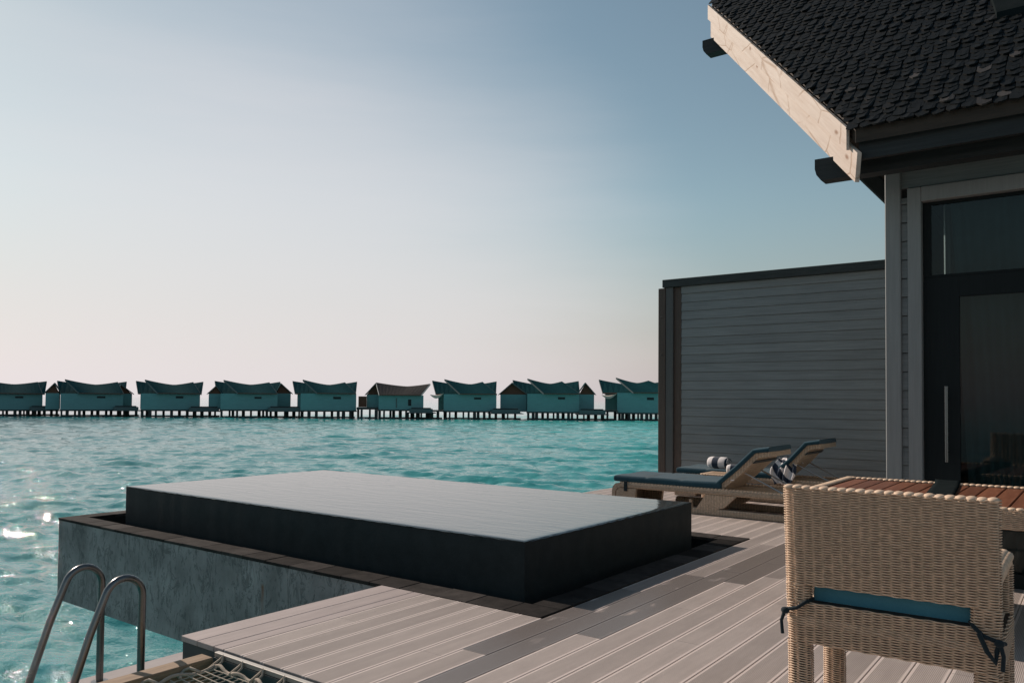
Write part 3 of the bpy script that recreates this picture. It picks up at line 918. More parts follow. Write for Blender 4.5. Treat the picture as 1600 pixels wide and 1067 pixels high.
def in_view(p):
    d = p-Vector((0, 0, CAM_H)); zf = d.dot(cf)
    if zf < .1: return 1e9
    xx = 800+FPX*d.dot(cr)/zf; yy = 591-FPX*d.dot(cu)/zf
    return zf if (-5 < xx < 1605 and -5 < yy < 1072) else 1e9
items.sort(key=lambda it: in_view(it[0]))
for pos, tilt, yaw, rl, vi in items[:300]:
    o = link('shingle', vmeshes[vi], roof); o.matrix_local = shingle_matrix(pos, tilt, yaw, rl)
b = MB()
for pos, tilt, yaw, rl, vi in items[300:]:
    m = shingle_matrix(pos, tilt, yaw, rl)
    b.add([m @ Vector(p) for p in variants[vi].v], variants[vi].f)
o = hb(b, 'shingle_field', M_SHINGLE, roof); o['kind'] = 'stuff'
# ridge to far slope cladding
b = MB(); a = [rp(EX, 0, False, .01), rp(RX, 0, False, .01), rp(RX, HS, False, .01), rp(EX-KR*HS, HS, False, .01)]
b.add(a, [(3, 2, 1, 0)]); hb(b, 'rear_slope_cladding', M_SHINGLE, roof)

# ------------------------------------------------------------------ woven furniture
def rrect(x0, x1, y0, y1, r, seg=4):
    pts = []
    for cx, cy, a0 in ((x1-r, y1-r, 0), (x0+r, y1-r, 90), (x0+r, y0+r, 180), (x1-r, y0+r, 270)):
        for i in range(seg+1):
            a = R(a0+90*i/seg); pts.append((cx+r*math.cos(a), cy+r*math.sin(a)))
    return pts
def resample(pts, n):
    P = np.array(pts+[pts[0]]); d = np.hypot(*np.diff(P, axis=0).T); s = np.concatenate([[0], np.cumsum(d)])
    t = np.linspace(0, s[-1], n, endpoint=False)
    X = np.interp(t, s, P[:, 0]); Y = np.interp(t, s, P[:, 1])
    dx = np.roll(X, -1)-np.roll(X, 1); dy = np.roll(Y, -1)-np.roll(Y, 1); l = np.hypot(dx, dy)
    return X, Y, dy/l, -dx/l, s[-1]
def weave(mb, loop, z0, z1, fn=None, rib=.0335, row=.0047, amp=.006, per=4, core=None):
    """woven strands running round a closed loop, over and under upright stakes; fn maps (x,y,z) to place"""
    L = resample(loop, 8)[4]
    nrib = max(4, int(round(L/rib/2))*2)
    n = nrib*per
    X, Y, NX, NY, L = resample(loop, n)
    nz_ = max(1, int((z1-z0)/row)); rz = (z1-z0)/nz_
    ph = np.arange(n)*math.pi/per
    for j in range(nz_):
        zc = z0+(j+.5)*rz
        o = amp*np.cos(ph+math.pi*(j % 2)) + rng.uniform(-.0004, .0004)
        vs_ = []
        for (dn, dz) in ((.0024, 0), (0, .54*rz), (-.0024, 0), (0, -.54*rz)):
            x = X+NX*(o+dn); y = Y+NY*(o+dn)
            z = np.full(n, zc+dz)
            vs_.append(np.stack([x, y, z], -1))
        V = np.stack(vs_, 1).reshape(-1, 3)
        pts = [fn(p) if fn else p for p in V] if fn else V.tolist()
        fs = []
        for i in range(n):
            a = i*4; c = ((i+1) % n)*4
            fs += [(a, c, c+1, a+1), (a+1, c+1, c+2, a+2), (a+2, c+2, c+3, a+3), (a+3, c+3, c, a)]
        mb.add(pts, fs)
    if core is not None:
        n2 = max(12, nrib)
        X, Y, NX, NY, L = resample(loop, n2)
        V = [(X[i]-NX[i]*.006, Y[i]-NY[i]*.006, z) for z in (z0, z1) for i in range(n2)]
        if fn: V = [fn(p) for p in V]
        core.add(V, [(i, (i+1) % n2, n2+(i+1) % n2, n2+i) for i in range(n2)] + [tuple(range(n2))[::-1], tuple(range(n2, 2*n2))])

# --- dining chair
CX0, CX1, CY = -.995, -.287, 3.14
chair = thing('dining_chair', 'beige woven rattan dining armchair seen from behind at the wooden table', 'chair', ((CX0+CX1)/2, CY, 0), R(1.2))
HWc = (CX1-CX0)/2; CT = .975
lean = lambda p: (p[0]*(1+.012*(p[2]-.5)), p[1] - .085*(max(p[2], .3)-.55), p[2])
def chair_part(name, jobs, extra=None):
    mb = MB(); cb = MB()
    for loop, z0, z1, fn in jobs: weave(mb, loop, z0, z1, fn, core=cb)
    if extra: extra(mb)
    nm = len(mb.f)
    mb.mi = 1; mb.add(cb.v, cb.f)
    o = mb.build(name, [M_RATTAN, M_CORE], chair)
    me = o.data
    me.polygons.foreach_set('use_smooth', [i < nm for i in range(len(me.polygons))])
    return o
TB = .055
def top_wraps(mb):
    n = 22; w = 2*HWc/n
    for i in range(n):
        x = -HWc + (i+.5)*w
        p = lean((x, TB/2, CT))
        mb.blob((p[0], p[1], p[2]-.002+rng.uniform(-.001, .001)), (w*.64, TB*.70, .0095), 10, 6)
chair_part('backrest', [(rrect(-HWc, HWc, 0, TB, .024), .60, CT, lean),
                        (rrect(-HWc, -HWc+.082, 0, TB, .02), .535, .60, lean), (rrect(HWc-.082, HWc, 0, TB, .02), .535, .60, lean),
                        (rrect(-HWc, HWc, 0, TB, .024), .445, .535, lean)], top_wraps)
CD = .62
chair_part('seat', [(rrect(-HWc, HWc, .0, CD, .03), .375, .475, lambda p: lean(p) if p[1] < .07 else p)],
           lambda mb: mb.box(-HWc+.02, HWc-.02, .06, CD-.02, .44, .478))
for sx_ in (-1, 1):
    x0, x1 = (-HWc, -HWc+.075) if sx_ < 0 else (HWc-.075, HWc)
    chair_part('leg', [(rrect(x0, x1, 0, .07, .02), 0, .374, lean)])
    chair_part('leg', [(rrect(x0, x1, CD-.07, CD, .02), 0, .374, None), (rrect(x0, x1, CD-.07, CD, .02), .476, .66, None)])
    # arm: woven tube running forward from the back, then drooping to the front post
    def armf(p, xa=(x0+x1)/2):
        t = p[2]; y = .05+t
        zz = .70 - .25*max(0, t-.38)**2 - .02*t
        return (xa+p[0], y, zz+p[1])
    chair_part('armrest', [(rrect(-.037, .037, -.028, .028, .018), 0, .56, armf)])
# --- seat cushion
cush = thing('seat_cushion', 'flat teal blue cushion tied onto the rattan dining chair', 'cushion', ((CX0+CX1)/2, CY, .479), R(1.2))
def cushion_mesh(x0, x1, y0, y1, z0, z1, r, nx, ny, puff, ripple=0, seam=None):
    b = MB()
    def side(u, v, top):
        x = x0+(x1-x0)*u; y = y0+(y1-y0)*v
        d = min(u*(x1-x0), (1-u)*(x1-x0), v*(y1-y0), (1-v)*(y1-y0))
        e = math.sqrt(max(0, 1-(1-min(1, d/r))**2))
        h = (z1-z0)/2
        zc = (z0+z1)/2
        z = zc + (1 if top else -1)*h*(.35+.65*e)
        if top: z += puff*math.sin(math.pi*u)*math.sin(math.pi*v) + ripple*math.sin(11*u+3*v)*math.sin(9*v-2*u)
        if top and seam:
            for s in seam:
                z -= .018*math.exp(-((u-s)*(x1-x0)/.016)**2)*e
        return (x, y, z)
    us = sorted(set([i/nx for i in range(nx+1)] + [r*k/4/(x1-x0) for k in range(4)] + [1-r*k/4/(x1-x0) for k in range(4)]))
    vs2 = sorted(set([i/ny for i in range(ny+1)] + [r*k/4/(y1-y0) for k in range(4)] + [1-r*k/4/(y1-y0) for k in range(4)]))
    n, m = len(us), len(vs2)
    T = [side(u, v, True) for v in vs2 for u in us]; B = [side(u, v, False) for v in vs2 for u in us]
    b.add(T+B, [(j*n+i, j*n+i+1, (j+1)*n+i+1, (j+1)*n+i) for j in range(m-1) for i in range(n-1)] +
          [(n*m+j*n+i, n*m+(j+1)*n+i, n*m+(j+1)*n+i+1, n*m+j*n+i+1) for j in range(m-1) for i in range(n-1)])
    k = n*m
    loop = [i for i in range(n)] + [j*n+n-1 for j in range(1, m)] + [(m-1)*n+i for i in range(n-2, -1, -1)] + [j*n for j in range(m-2, 0, -1)]
    b.f += [(loop[i], k+loop[i], k+loop[(i+1) % len(loop)], loop[(i+1) % len(loop)]) for i in range(len(loop))]
    b.m += [0]*len(loop)
    return b
cushion_mesh(-HWc+.088, HWc-.088, .052, CD-.03, 0, .135, .016, 24, 16, .004, .003).build('pad', M_TEAL, cush, smooth=True)
for sx_ in (-1, 1):
    b = MB(); xk = sx_*(HWc-.09); xe = sx_*(HWc+.012)
    b.tube([(xk, .03, .065), (xk+sx_*.02, -.016, .055), (xk+sx_*.045, -.022, .035), (xe-sx_*.01, -.016, .02), (xe+sx_*.002, .012, .012)], .0075, 8)
    b.tube([(xe-sx_*.012, -.02, .022), (xe, -.03, -.02), (xe-sx_*.003, -.026, -.07)], [.008, .0065, .007], 8)
    b.blob((xe-sx_*.012, -.022, .018), (.017, .014, .014))
    if sx_ > 0:
        b.tube([(xk+.03, -.028, .045), (xk+.055, -.038, -.01), (xk+.08, -.034, -.045), (xe-.02, -.02, -.01), (xe-.012, -.02, .018)], .0085, 8)
    o = b.build('tie', M_STRAP, cush); smooth_by_angle(o, 80)

# --- dining table
TX0, TX1, TY0, TY1, TZ = -1.525, .75, 4.87, 6.20, .75
table = thing('dining_table', 'dining table with red hardwood slat top and woven rattan rim', 'table', ((TX0+TX1)/2, (TY0+TY1)/2, 0))
to_ = Vector((-(TX0+TX1)/2, -(TY0+TY1)/2, 0))
mb = MB(); cb = MB()
weave(mb, rrect(TX0, TX1, TY0, TY1, .03), TZ-.105, TZ-.004, None, core=None)
def rim_wraps(mb, p0, p1, n):
    p0 = Vector(p0); p1 = Vector(p1); d = (p1-p0)/n; a = math.atan2(d.y, d.x); m = Matrix.Rotation(a, 3, 'Z')
    for i in range(n):
        mb.blob(p0+d*(i+.5), (d.length*.66, .035, .0095), 8, 5, m)
e = .027
rim_wraps(mb, (TX0, TY0+e, TZ), (TX1, TY0+e, TZ), int((TX1-TX0)/.036)); rim_wraps(mb, (TX0, TY1-e, TZ), (TX1, TY1-e, TZ), int((TX1-TX0)/.036))
rim_wraps(mb, (TX0+e, TY0, TZ), (TX0+e, TY1, TZ), int((TY1-TY0)/.036)); rim_wraps(mb, (TX1-e, TY0, TZ), (TX1-e, TY1, TZ), int((TY1-TY0)/.036))
o = mb.build('woven_rim', M_RATTAN, table, to_, True)
b = MB()
for x0, x1, y0, y1 in ((TX0+.01, TX1-.01, TY0+.008, TY0+.05), (TX0+.01, TX1-.01, TY1-.05, TY1-.008), (TX0+.008, TX0+.05, TY0+.051, TY1-.051), (TX1-.05, TX1-.008, TY0+.051, TY1-.051)):
    b.box(x0, x1, y0, y1, TZ-.11, TZ-.012)
b.box(TX0+.06, TX1-.06, TY0+.06, TY1-.06, TZ-.06, TZ-.034)
b.build('apron', M_CORE, table, to_)
sw = .105; x = TX0+.062; i = 0
smesh = None
while x+sw < TX1-.055:
    if smesh is None:
        b = MB(); l = (TY1-TY0)/2-.062; b.box(-sw/2+.004, sw/2-.004, -l, l, -.024, 0, bev=.003); smesh = b.mesh('slat', M_TABLE)
    link('slat', smesh, table, Vector((x+sw/2, (TY0+TY1)/2, TZ-.006))+to_); x += sw
for lx in (TX0+.07, TX1-.15):
    for ly in (TY0+.06, TY1-.14):
        mb = MB(); cb = MB(); weave(mb, rrect(lx, lx+.08, ly, ly+.08, .02), 0, TZ-.107, None, core=cb)
        nm = len(mb.f); mb.mi = 1; mb.add(cb.v, cb.f); mb.build('leg', [M_RATTAN, M_CORE], table, to_)
# narrow dark overlay added across the table top as a dark patch
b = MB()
def overlay(u, v):
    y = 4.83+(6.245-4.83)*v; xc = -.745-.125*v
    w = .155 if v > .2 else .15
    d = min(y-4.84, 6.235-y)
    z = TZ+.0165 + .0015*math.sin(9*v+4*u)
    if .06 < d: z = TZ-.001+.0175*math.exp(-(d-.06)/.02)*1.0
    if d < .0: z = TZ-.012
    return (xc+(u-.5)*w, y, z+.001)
b.grid(overlay, 6, 70)
o = b.build('table_overlay', M_BLACK, None, smooth=True); tag(o, 'narrow dark overlay laid across the slatted wooden dining table', 'table runner')
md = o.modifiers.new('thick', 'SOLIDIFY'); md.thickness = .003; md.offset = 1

# ------------------------------------------------------------------ sun loungers
def lounger(label, loc, topz):
    t = thing('sun_lounger', label, 'sun lounger', loc, 0, 'pair of rattan sun loungers')
    # local: x from foot (0) to head (3.0), y 0..0.8 ; near side y=0
    Wd = .80; Ln = 2.98
    rail_z0, rail_z1 = .235, .305
    for y0 in (0, Wd-.07):
        b = MB(); b.box(.10, Ln, y0, y0+.07, rail_z0, rail_z1, bev=.018); o = b.build('side_rail', M_RATTANW, t); smooth_by_angle(o, 60)
        b = MB()
        n = int((Ln-.12)/.042)
        for i in range(n): b.blob((.12+i*.042, y0+.035, rail_z1-.004), (.024, .036, .013), 6, 4)
        b.build('rail_binding', M_RATTAN, t, smooth=True)
        b = MB(); b.box(.50, Ln, y0+.008, y0+.062, .0, .075, bev=.012); o = b.build('skid', M_RATTANW, t); smooth_by_angle(o, 60)
        # slanted side support under the hinge of the back
        b = MB(); b.prism([(1.07, y0+.01, .02), (1.17, y0+.01, .02), (1.44, y0+.01, .10), (1.58, y0+.01, .236), (1.22, y0+.01, .236)], (0, .05, 0)); b.build('side_support', M_SLING, t)
    b = MB()
    # rolled foot panel, curved from the rail down to the ground
    prof = [(.12, .300), (.05, .285), (.012, .245), (0, .19), (0, .0), (.045, .0), (.045, .18), (.07, .225), (.12, .24)]
    b.prism([(p[0], 0, p[1]) for p in prof], (0, Wd, 0)); o = b.build('foot_panel', M_RATTANW, t); smooth_by_angle(o, 50)
    for y0 in (.004, Wd-.054):
        b = MB(); b.prism([(.046, y0, .0), (.30, y0, .0), (.33, y0, .234), (.10, y0, .234), (.06, y0, .2)], (0, .05, 0)); b.build('foot_side', M_RATTANW, t)
        b = MB(); b.prism([(.50, y0, .085), (.52, y0, .0755), (1.06, y0, .0755), (1.04, y0, .17), (1.02, y0, .17), (1.02, y0, .10), (.53, y0, .10)], (0, .04, 0)); b.build('brace', M_RATTANW, t)
    b = MB(); b.box(.12, Ln-.02, .072, Wd-.072, .255, .285); b.build('seat_base', M_SLING, t)
    b = MB(); b.box(Ln-.07, Ln, .072, Wd-.072, .235, .30, bev=.01); b.build('head_rail', M_RATTANW, t)
    # backrest shell: side profile, bent near the top
    hx, hz_ = 1.33, .31
    P = [(hx, hz_), (hx+.26, hz_+.225), (1.79, topz-.045), (1.95, topz-.022)]
    def offs(P, d):
        out = []
        for i, p in enumerate(P):
            a = P[max(0, i-1)]; c = P[min(len(P)-1, i+1)]
            tx, tz = c[0]-a[0], c[1]-a[1]; l = math.hypot(tx, tz); out.append((p[0]+tz/l*d, p[1]-tx/l*d))
        return out
    lo = offs(P, .055)
    b = MB(); poly = P + lo[::-1]
    b.prism([(p[0], .05, p[1]) for p in poly][::-1], (0, Wd-.10, 0)); o = b.build('backrest', M_SLING, t)
    # mattress: flat section and back section
    mt = cushion_mesh(.02, 1.40, .01, Wd-.01, .308, .385, .028, 40, 18, .006, .004, (.33, .64)).build('mattress', M_BLUE, t, smooth=True)
    Q0 = P; Q1 = offs(P, -.055)
    b = MB(); ny = 12
    sec = []
    prof = Q1 + Q0[::-1]
    def ring(y, k): 
        cxp = [((q[0]+p[0])/2, (q[1]+p[1])/2) for q, p in zip(Q1, Q0)]; cc = cxp + cxp[::-1]
        return [(c[0]+(p[0]-c[0])*k, y, c[1]+(p[1]-c[1])*k) for p, c in zip(prof, cc)]
    rings = [ring(y, k) for y, k in ((.012, .35), (.018, .75), (.035, .96), (.06, 1.0), (Wd*.33, 1.08), (Wd*.66, 1.08), (Wd-.06, 1), (Wd-.035, .96), (Wd-.018, .75), (Wd-.012, .35))]
    m = len(prof)
    b.add([p for r_ in rings for p in r_], [(i*m+k, i*m+(k+1) % m, (i+1)*m+(k+1) % m, (i+1)*m+k) for i in range(len(rings)-1) for k in range(m)] + [tuple(range(m))[::-1], tuple(range((len(rings)-1)*m, len(rings)*m))])
    o = b.build('back_mattress', M_BLUE, t); smooth_by_angle(o, 60)
    b = MB(); b.box(1.52, 1.56, .004, .008, .415, .425, mat=Matrix.Translation((0,0,0))); b.build('care_tag', M_TOWEL, t)
    # straps
    f_ = .72; sxp = P[1][0]*(1-f_)+P[2][0]*f_; szp = P[1][1]*(1-f_)+P[2][1]*f_
    b = MB(); dxn, dzn = .062*.70, -.062*.72
    b.box(-.022, .022, .03, Wd-.03, -.004, .004, mat=Matrix.Translation((sxp+dxn, 0, szp+dzn)) @ Matrix.Rotation(R(-42), 4, 'Y')); b.build('back_strap', M_STRAP, t)
    b = MB(); b.box(.17, .215, -.006, .004, .20, .315); b.box(.17, .215, -.006, Wd+.006, .3155, .321); b.build('foot_strap', M_STRAP, t)
    # props
    for y0 in (.14, Wd-.14):
        b = MB(); b.tube([(hx+.30, y0, hz_+.19), (hx+.78, y0, .27)], .010, 8); o = b.build('prop', M_STRUT, t); smooth_by_angle(o)
    return t
L1 = lounger('rattan sun lounger with blue mattress nearest the pool', (-4.885, 8.63, 0), .775)
L2 = lounger('rattan sun lounger with blue mattress standing beside the boarded screen wall', (-4.79, 10.22, 0), .80)

# rolled towels
def towel_roll(name, label, c, r, l, rz, mat=M_TOWEL, tail=True):
    t = thing(name, label, 'towel', c, rz)
    b = MB(); n = 18
    rings = []
    for i, (x, k) in enumerate(((-l/2, .2), (-l/2, .62), (-l/2+.012, .88), (-l/2+.035, 1.0), (-l*.2, 1.04), (l*.2, 1.04), (l/2-.035, 1), (l/2-.012, .88), (l/2, .62), (l/2, .2))):
        rings.append([(x, r*k*math.cos(2*math.pi*j/n)*1.06, r + r*k*.96*math.sin(2*math.pi*j/n) - r*.04) for j in range(n)])
    b.add([p for g in rings for p in g], [(i*n+j, (i+1)*n+j, (i+1)*n+(j+1) % n, i*n+(j+1) % n) for i in range(len(rings)-1) for j in range(n)] + [tuple(range(n)), tuple(range((len(rings)-1)*n, len(rings)*n))[::-1]])
    b.build('roll', mat, t, smooth=True)
    # spiral end
    b = MB(); pts = []
    for j in range(40):
        a = j*.42; rr = r*.9*(1-j/44); pts.append((l/2+.002, rr*math.cos(a), r*.95+rr*.95*math.sin(a)))
    b.tube(pts, r*.055, 6); b.build('rolled_end', M_TOWEL2, t, smooth=True)
    return t
towel_roll('towel', 'rolled navy and white striped towel on foot of the lounger by the wall', (-4.23, 10.42, .386), .082, .30, R(-8))
# side table between the loungers
st = thing('side_table', 'low rattan side table with wooden top between the two sun loungers', 'side table', (-3.92, 9.82, 0))
mb = MB(); cb = MB(); weave(mb, rrect(-.23, .23, -.20, .20, .05), .0, .37, None, rib=.045, row=.009, amp=.006, core=cb)
rim_wraps(mb, (-.23, -.185, .372), (.23, -.185, .372), 12); rim_wraps(mb, (-.23, .185, .372), (.23, .185, .372), 12)
rim_wraps(mb, (-.215, -.19, .372), (-.215, .19, .372), 10); rim_wraps(mb, (.215, -.19, .372), (.215, .19, .372), 10)
nm = len(mb.f); mb.mi = 1; mb.add(cb.v, cb.f); mb.build('woven_body', [M_RATTAN, M_CORE], st)
b = MB()
for i in range(4): b.box(-.195+i*.098, -.195+i*.098+.094, -.16, .16, .362, .378)
b.build('top', M_BEAM, st)
towel_roll('towel', 'small rolled striped towel on the low side table between loungers', (-3.78, 9.86, .378), .062, .22, R(15))
# towel flung over the second lounger
def crumpled(label, c, size, seed):
    t = tag(link('towel', None), label, 'towel'); bpy.data.objects.remove(t)
    b = MB(); r_ = random.Random(seed); ph = [r_.uniform(0, 6) for _ in range(6)]
    def fn(u, v):
        a = (u-.5)*size[0]; w = v
        # draped strip: over the rail at v=.45
        y = (-.02-.05*(.5-v)*2 if v < .5 else .30*(v-.5)*2)
        z = (.02 - size[2]*(1-v*2)**1.0 if v < .5 else .03+.10*math.sin((v-.5)*math.pi*1.6))
        k = .022
        x = a + k*math.sin(9*v+ph[0]+3*u)
        y += k*math.sin(21*u+ph[1]+4*v) + .012*math.sin(33*u+9*v+ph[2])
        z += .02*math.sin(13*u+7*v+ph[3])*(1 if v > .4 else .3)
        return (x, y, z)
    b.grid(fn, 36, 30)
    me = b.mesh('towel', M_TOWEL2, True)
    o = link('towel', me, None, c); tag(o, label, 'towel')
    md = o.modifiers.new('thick', 'SOLIDIFY'); md.thickness = .012
    return o
crumpled('crumpled navy and white striped towel draped over rail of the lounger by the wall', (-3.28, 10.24, .44), (.27, .3, .20), 3)

# ------------------------------------------------------------------ pool ladder
lad = thing('pool_ladder', 'stainless steel ladder with two looped handrails leading down to the sea', 'ladder', (-4.4, 2.25, -.33))
lo_ = Vector((4.4, -2.25, .33))
for xl in (-4.61, -4.165):
    pts = [(xl, 2.262, -.329), (xl, 2.262, -.1), (xl, 2.262, .10)]
    yc, zc, rr = 2.162, .235, .102
    for i in range(0, 13):
        a = R(-2 + 162*i/12); pts.append((xl, yc+rr*math.cos(a), zc+rr*1.05*math.sin(a)))
    pts += [(xl, 1.99, .08), (xl, 1.905, -.18), (xl, 1.83, -.42), (xl, 1.80, -.75), (xl, 1.80, -3.2)]
    b = MB(); b.tube(pts, .0195, 14); o = b.build('handrail', M_STEEL, lad, lo_); smooth_by_angle(o, 60)
    b = MB(); b.tube([(xl, 2.262, -.330), (xl, 2.262, -.318)], .045, 16); o = b.build('flange', M_STEEL, lad, lo_); smooth_by_angle(o, 40)
for i in range(8):
    z = -.72-.3*i
    b = MB(); b.box(-4.61, -4.165, 1.765, 1.835, z-.012, z+.012); b.build('tread', M_STEEL, lad, lo_)

# timber beam and the rope net
b = MB(); b.box(-.05, .05, -1.9, .475, -.16, 0, bev=.004)
beam = b.build('timber_beam', M_BEAM, None, (-3.725, 1.905, -.03)); tag(beam, 'weathered brown timber beam running from deck edge beside the rope net', 'beam')
net = thing('hammock_net', 'square mesh rope net slung below the near deck edge', 'net', (-2.9, 1.6, -.1))
no_ = Vector((2.9, -1.6, .1))
NX0, NX1, NY0, NY1 = -3.60, -2.28, .45, 2.335
def netz(x, y):
    u = (x-NX0)/(NX1-NX0); v = (y-NY0)/(NY1-NY0)
    return -.058 - .10*max(0, math.sin(math.pi*min(1, max(0, u))))*max(0, math.sin(math.pi*min(1, max(0, v))))
b = MB()
g = .043
x = NX0+.02
while x < NX1:
    pts = [(x+rng.uniform(-.002, .002), NY0+(NY1-NY0)*i/30, netz(x, NY0+(NY1-NY0)*i/30)) for i in range(31)]
    b.tube(pts, .0032, 5, cap=False); x += g
y = NY0+.02
while y < NY1:
    pts = [(NX0+(NX1-NX0)*i/24, y+rng.uniform(-.002, .002), netz(NX0+(NX1-NX0)*i/24, y)+.003) for i in range(25)]
    b.tube(pts, .0032, 5, cap=False); y += g
o = b.build('mesh_cords', M_ROPE, net, no_, True); o['kind'] = 'stuff'
for (p0, p1) in (((NX0, NY1), (NX1, NY1)), ((NX0, NY0), (NX0, NY1)), ((NX1, NY0), (NX1, NY1)), ((NX0, NY0), (NX1, NY0))):
    b = MB(); pts = []
    for i in range(61):
        f = i/60; wob = .007*math.sin(f*34)+.004*math.sin(f*77)
        pts.append((p0[0]+(p1[0]-p0[0])*f + (wob if p0[0] == p1[0] else 0), p0[1]+(p1[1]-p0[1])*f + (wob if p0[1] == p1[1] else 0), -.05+.010*math.sin(f*51)))
    b.tube(pts, .0085, 8); b.build('border_rope', M_ROPE, net, no_, True)
for i in range(9):
    x = NX0+.005+i*.165
    b = MB(); b.tube([(x-.012, NY1-.02, -.052), (x-.006, 2.372, -.022), (x+.004, 2.379, -.004), (x+.012, 2.372, -.03), (x+.02, NY1-.016, -.056)], .0062, 6)
    b.build('lashing', M_ROPE, net, no_, True)
for i in range(9):
    y = NY1-.12-i*.21
    b = MB(); b.tube([(NX0+.02, y+.03, -.048), (NX0-.045, y+.015, -.038), (-3.668, y, -.05), (-3.668, y-.03, -.075), (NX0-.03, y-.05, -.05), (NX0+.02, y-.07, -.05)], .0072, 6)
    b.build('lashing', M_ROPE, net, no_, True)

# ------------------------------------------------------------------ far water villas
VD = 148.0
VIL = {}
def aim(px):
    """each villa stands square to its own bearing; the row itself is straight"""
    th = math.atan((px-800)/FPX)
    f0 = Vector((cf.x, cf.y, 0)).normalized(); r0 = Vector((cr.x, cr.y, 0)).normalized()
    VIL['F'] = f0*math.cos(th)+r0*math.sin(th); VIL['R'] = r0*math.cos(th)-f0*math.sin(th)
    VIL['th'] = th; VIL['D'] = VD/math.cos(th)
def lateral(px): return VIL['D']*math.tan(math.atan((px-800)/FPX)-VIL['th'])
def zat(px, py):
    r_ = ray(px, py); p = VIL['F']*VIL['D'] + VIL['R']*lateral(px)
    return CAM_H + r_.z*p.length/math.hypot(r_.x, r_.y)
def vl(x, d, z): return VIL['R']*x + VIL['F']*(VIL['D']+d) + Vector((0, 0, z))

def vroof(root, name, pk_l, dip, pk_r, ex_l, ex_r, ey, d0, span, mat, back_ex=None, barge=M_VBARGE):
    """saddle roof: pk_l, dip, pk_r are (px,py) ridge points; eave from ex_l to ex_r at py=ey, d0 depth of the near eave"""
    o3 = root.location
    xl, xr = lateral(pk_l[0]), lateral(pk_r[0])
    zl, zr, zd = zat(*pk_l), zat(*pk_r), zat(*dip); xd = lateral(dip[0])
    el, er = lateral(ex_l), lateral(ex_r); ez = zat((ex_l+ex_r)/2, ey)
    n = 14; hs = span/2
    ridge = []; ea = []; eb = []
    for i in range(n+1):
        f = i/n; x = xl+(xr-xl)*f
        if x < xd: k = (xd-x)/(xd-xl); z = zd+(zl-zd)*k**1.35
        else: k = (x-xd)/(xr-xd); z = zd+(zr-zd)*k**1.35
        ridge.append(vl(x, d0+hs, z)); xe = el+(er-el)*f
        ea.append(vl(xe, d0, ez)); eb.append(vl(xe, d0+span, ez))
    b = MB(); m = n+1
    lo = Vector((0, 0, -.16))
    pts = ea+ridge+eb + [p+lo for p in ea] + [p+lo for p in ridge] + [p+lo for p in eb]
    f = []
    for i in range(n):
        f += [(i, i+1, m+i+1, m+i), (m+i, m+i+1, 2*m+i+1, 2*m+i)]
    b.add([p-o3 for p in pts], f)
    b.mi = 1
    f2 = []
    for i in range(n):
        f2 += [(3*m+i, 4*m+i, 4*m+i+1, 3*m+i+1), (4*m+i, 5*m+i, 5*m+i+1, 4*m+i+1), (i, 3*m+i, 3*m+i+1, i+1), (2*m+i+1, 5*m+i+1, 5*m+i, 2*m+i)]
    b.f += f2; b.m += [1]*len(f2)
    ro = b.build(name, [mat, M_VUNDER], root)
    for i in (0, n):
        for e_ in (ea, eb):
            bb = MB(); p, q = e_[i]-o3, ridge[i]-o3
            s = -1 if i == 0 else 1
            hdir = VIL['R']*s*.06
            v = [p, q, q-Vector((0, 0, .30)), p-Vector((0, 0, .26))]
            bb.prism(v, hdir); bb.build('bargeboard', barge, ro)
    return ro
def vbox(root, name, mat, px0, px1, py0, py1, d0, d1, pref=None):
    xr_ = (px0+px1)/2 if pref is None else pref
    b = MB(); x0, x1 = lateral(px0), lateral(px1); z1, z0 = zat(xr_, py0), zat(xr_, py1)
    v = [vl(x0, d0, z0), vl(x1, d0, z0), vl(x1, d1, z0), vl(x0, d1, z0), vl(x0, d0, z1), vl(x1, d0, z1), vl(x1, d1, z1), vl(x0, d1, z1)]
    b.add([p-root.location for p in v], [(0,3,2,1),(4,5,6,7),(0,1,5,4),(1,2,6,5),(2,3,7,6),(3,0,4,7)])
    return b.build(name, mat, root)
def stilts(root, px0, px1, ytop, seed):
    r_ = random.Random(seed); x = lateral(px0)+.2; xe = lateral(px1)-.2
    zt_ = zat((px0+px1)/2, ytop)
    bb = MB(); q0 = vl(x, .35, SEA_Z+.05)-root.location; q1 = vl(xe, .35, SEA_Z+.05)-root.location
    bb.prism([q0, q1, q1+Vector((0, 0, .3)), q0+Vector((0, 0, .3))], VIL['F']*.25); bb.build('brace', M_VPOST, root)  # low beam added for the dark reflection line along the water
    while x < xe:
        d = r_.choice((.3, .4, 3.5, 6.5)); w = r_.uniform(.16, .34)
        b = MB(); b.tube([vl(x, d, SEA_Z-1.2)-root.location, vl(x, d, zt_)-root.location], w, 8)
        b.build('stilt', M_VPOST, root); x += r_.uniform(.55, 1.55)
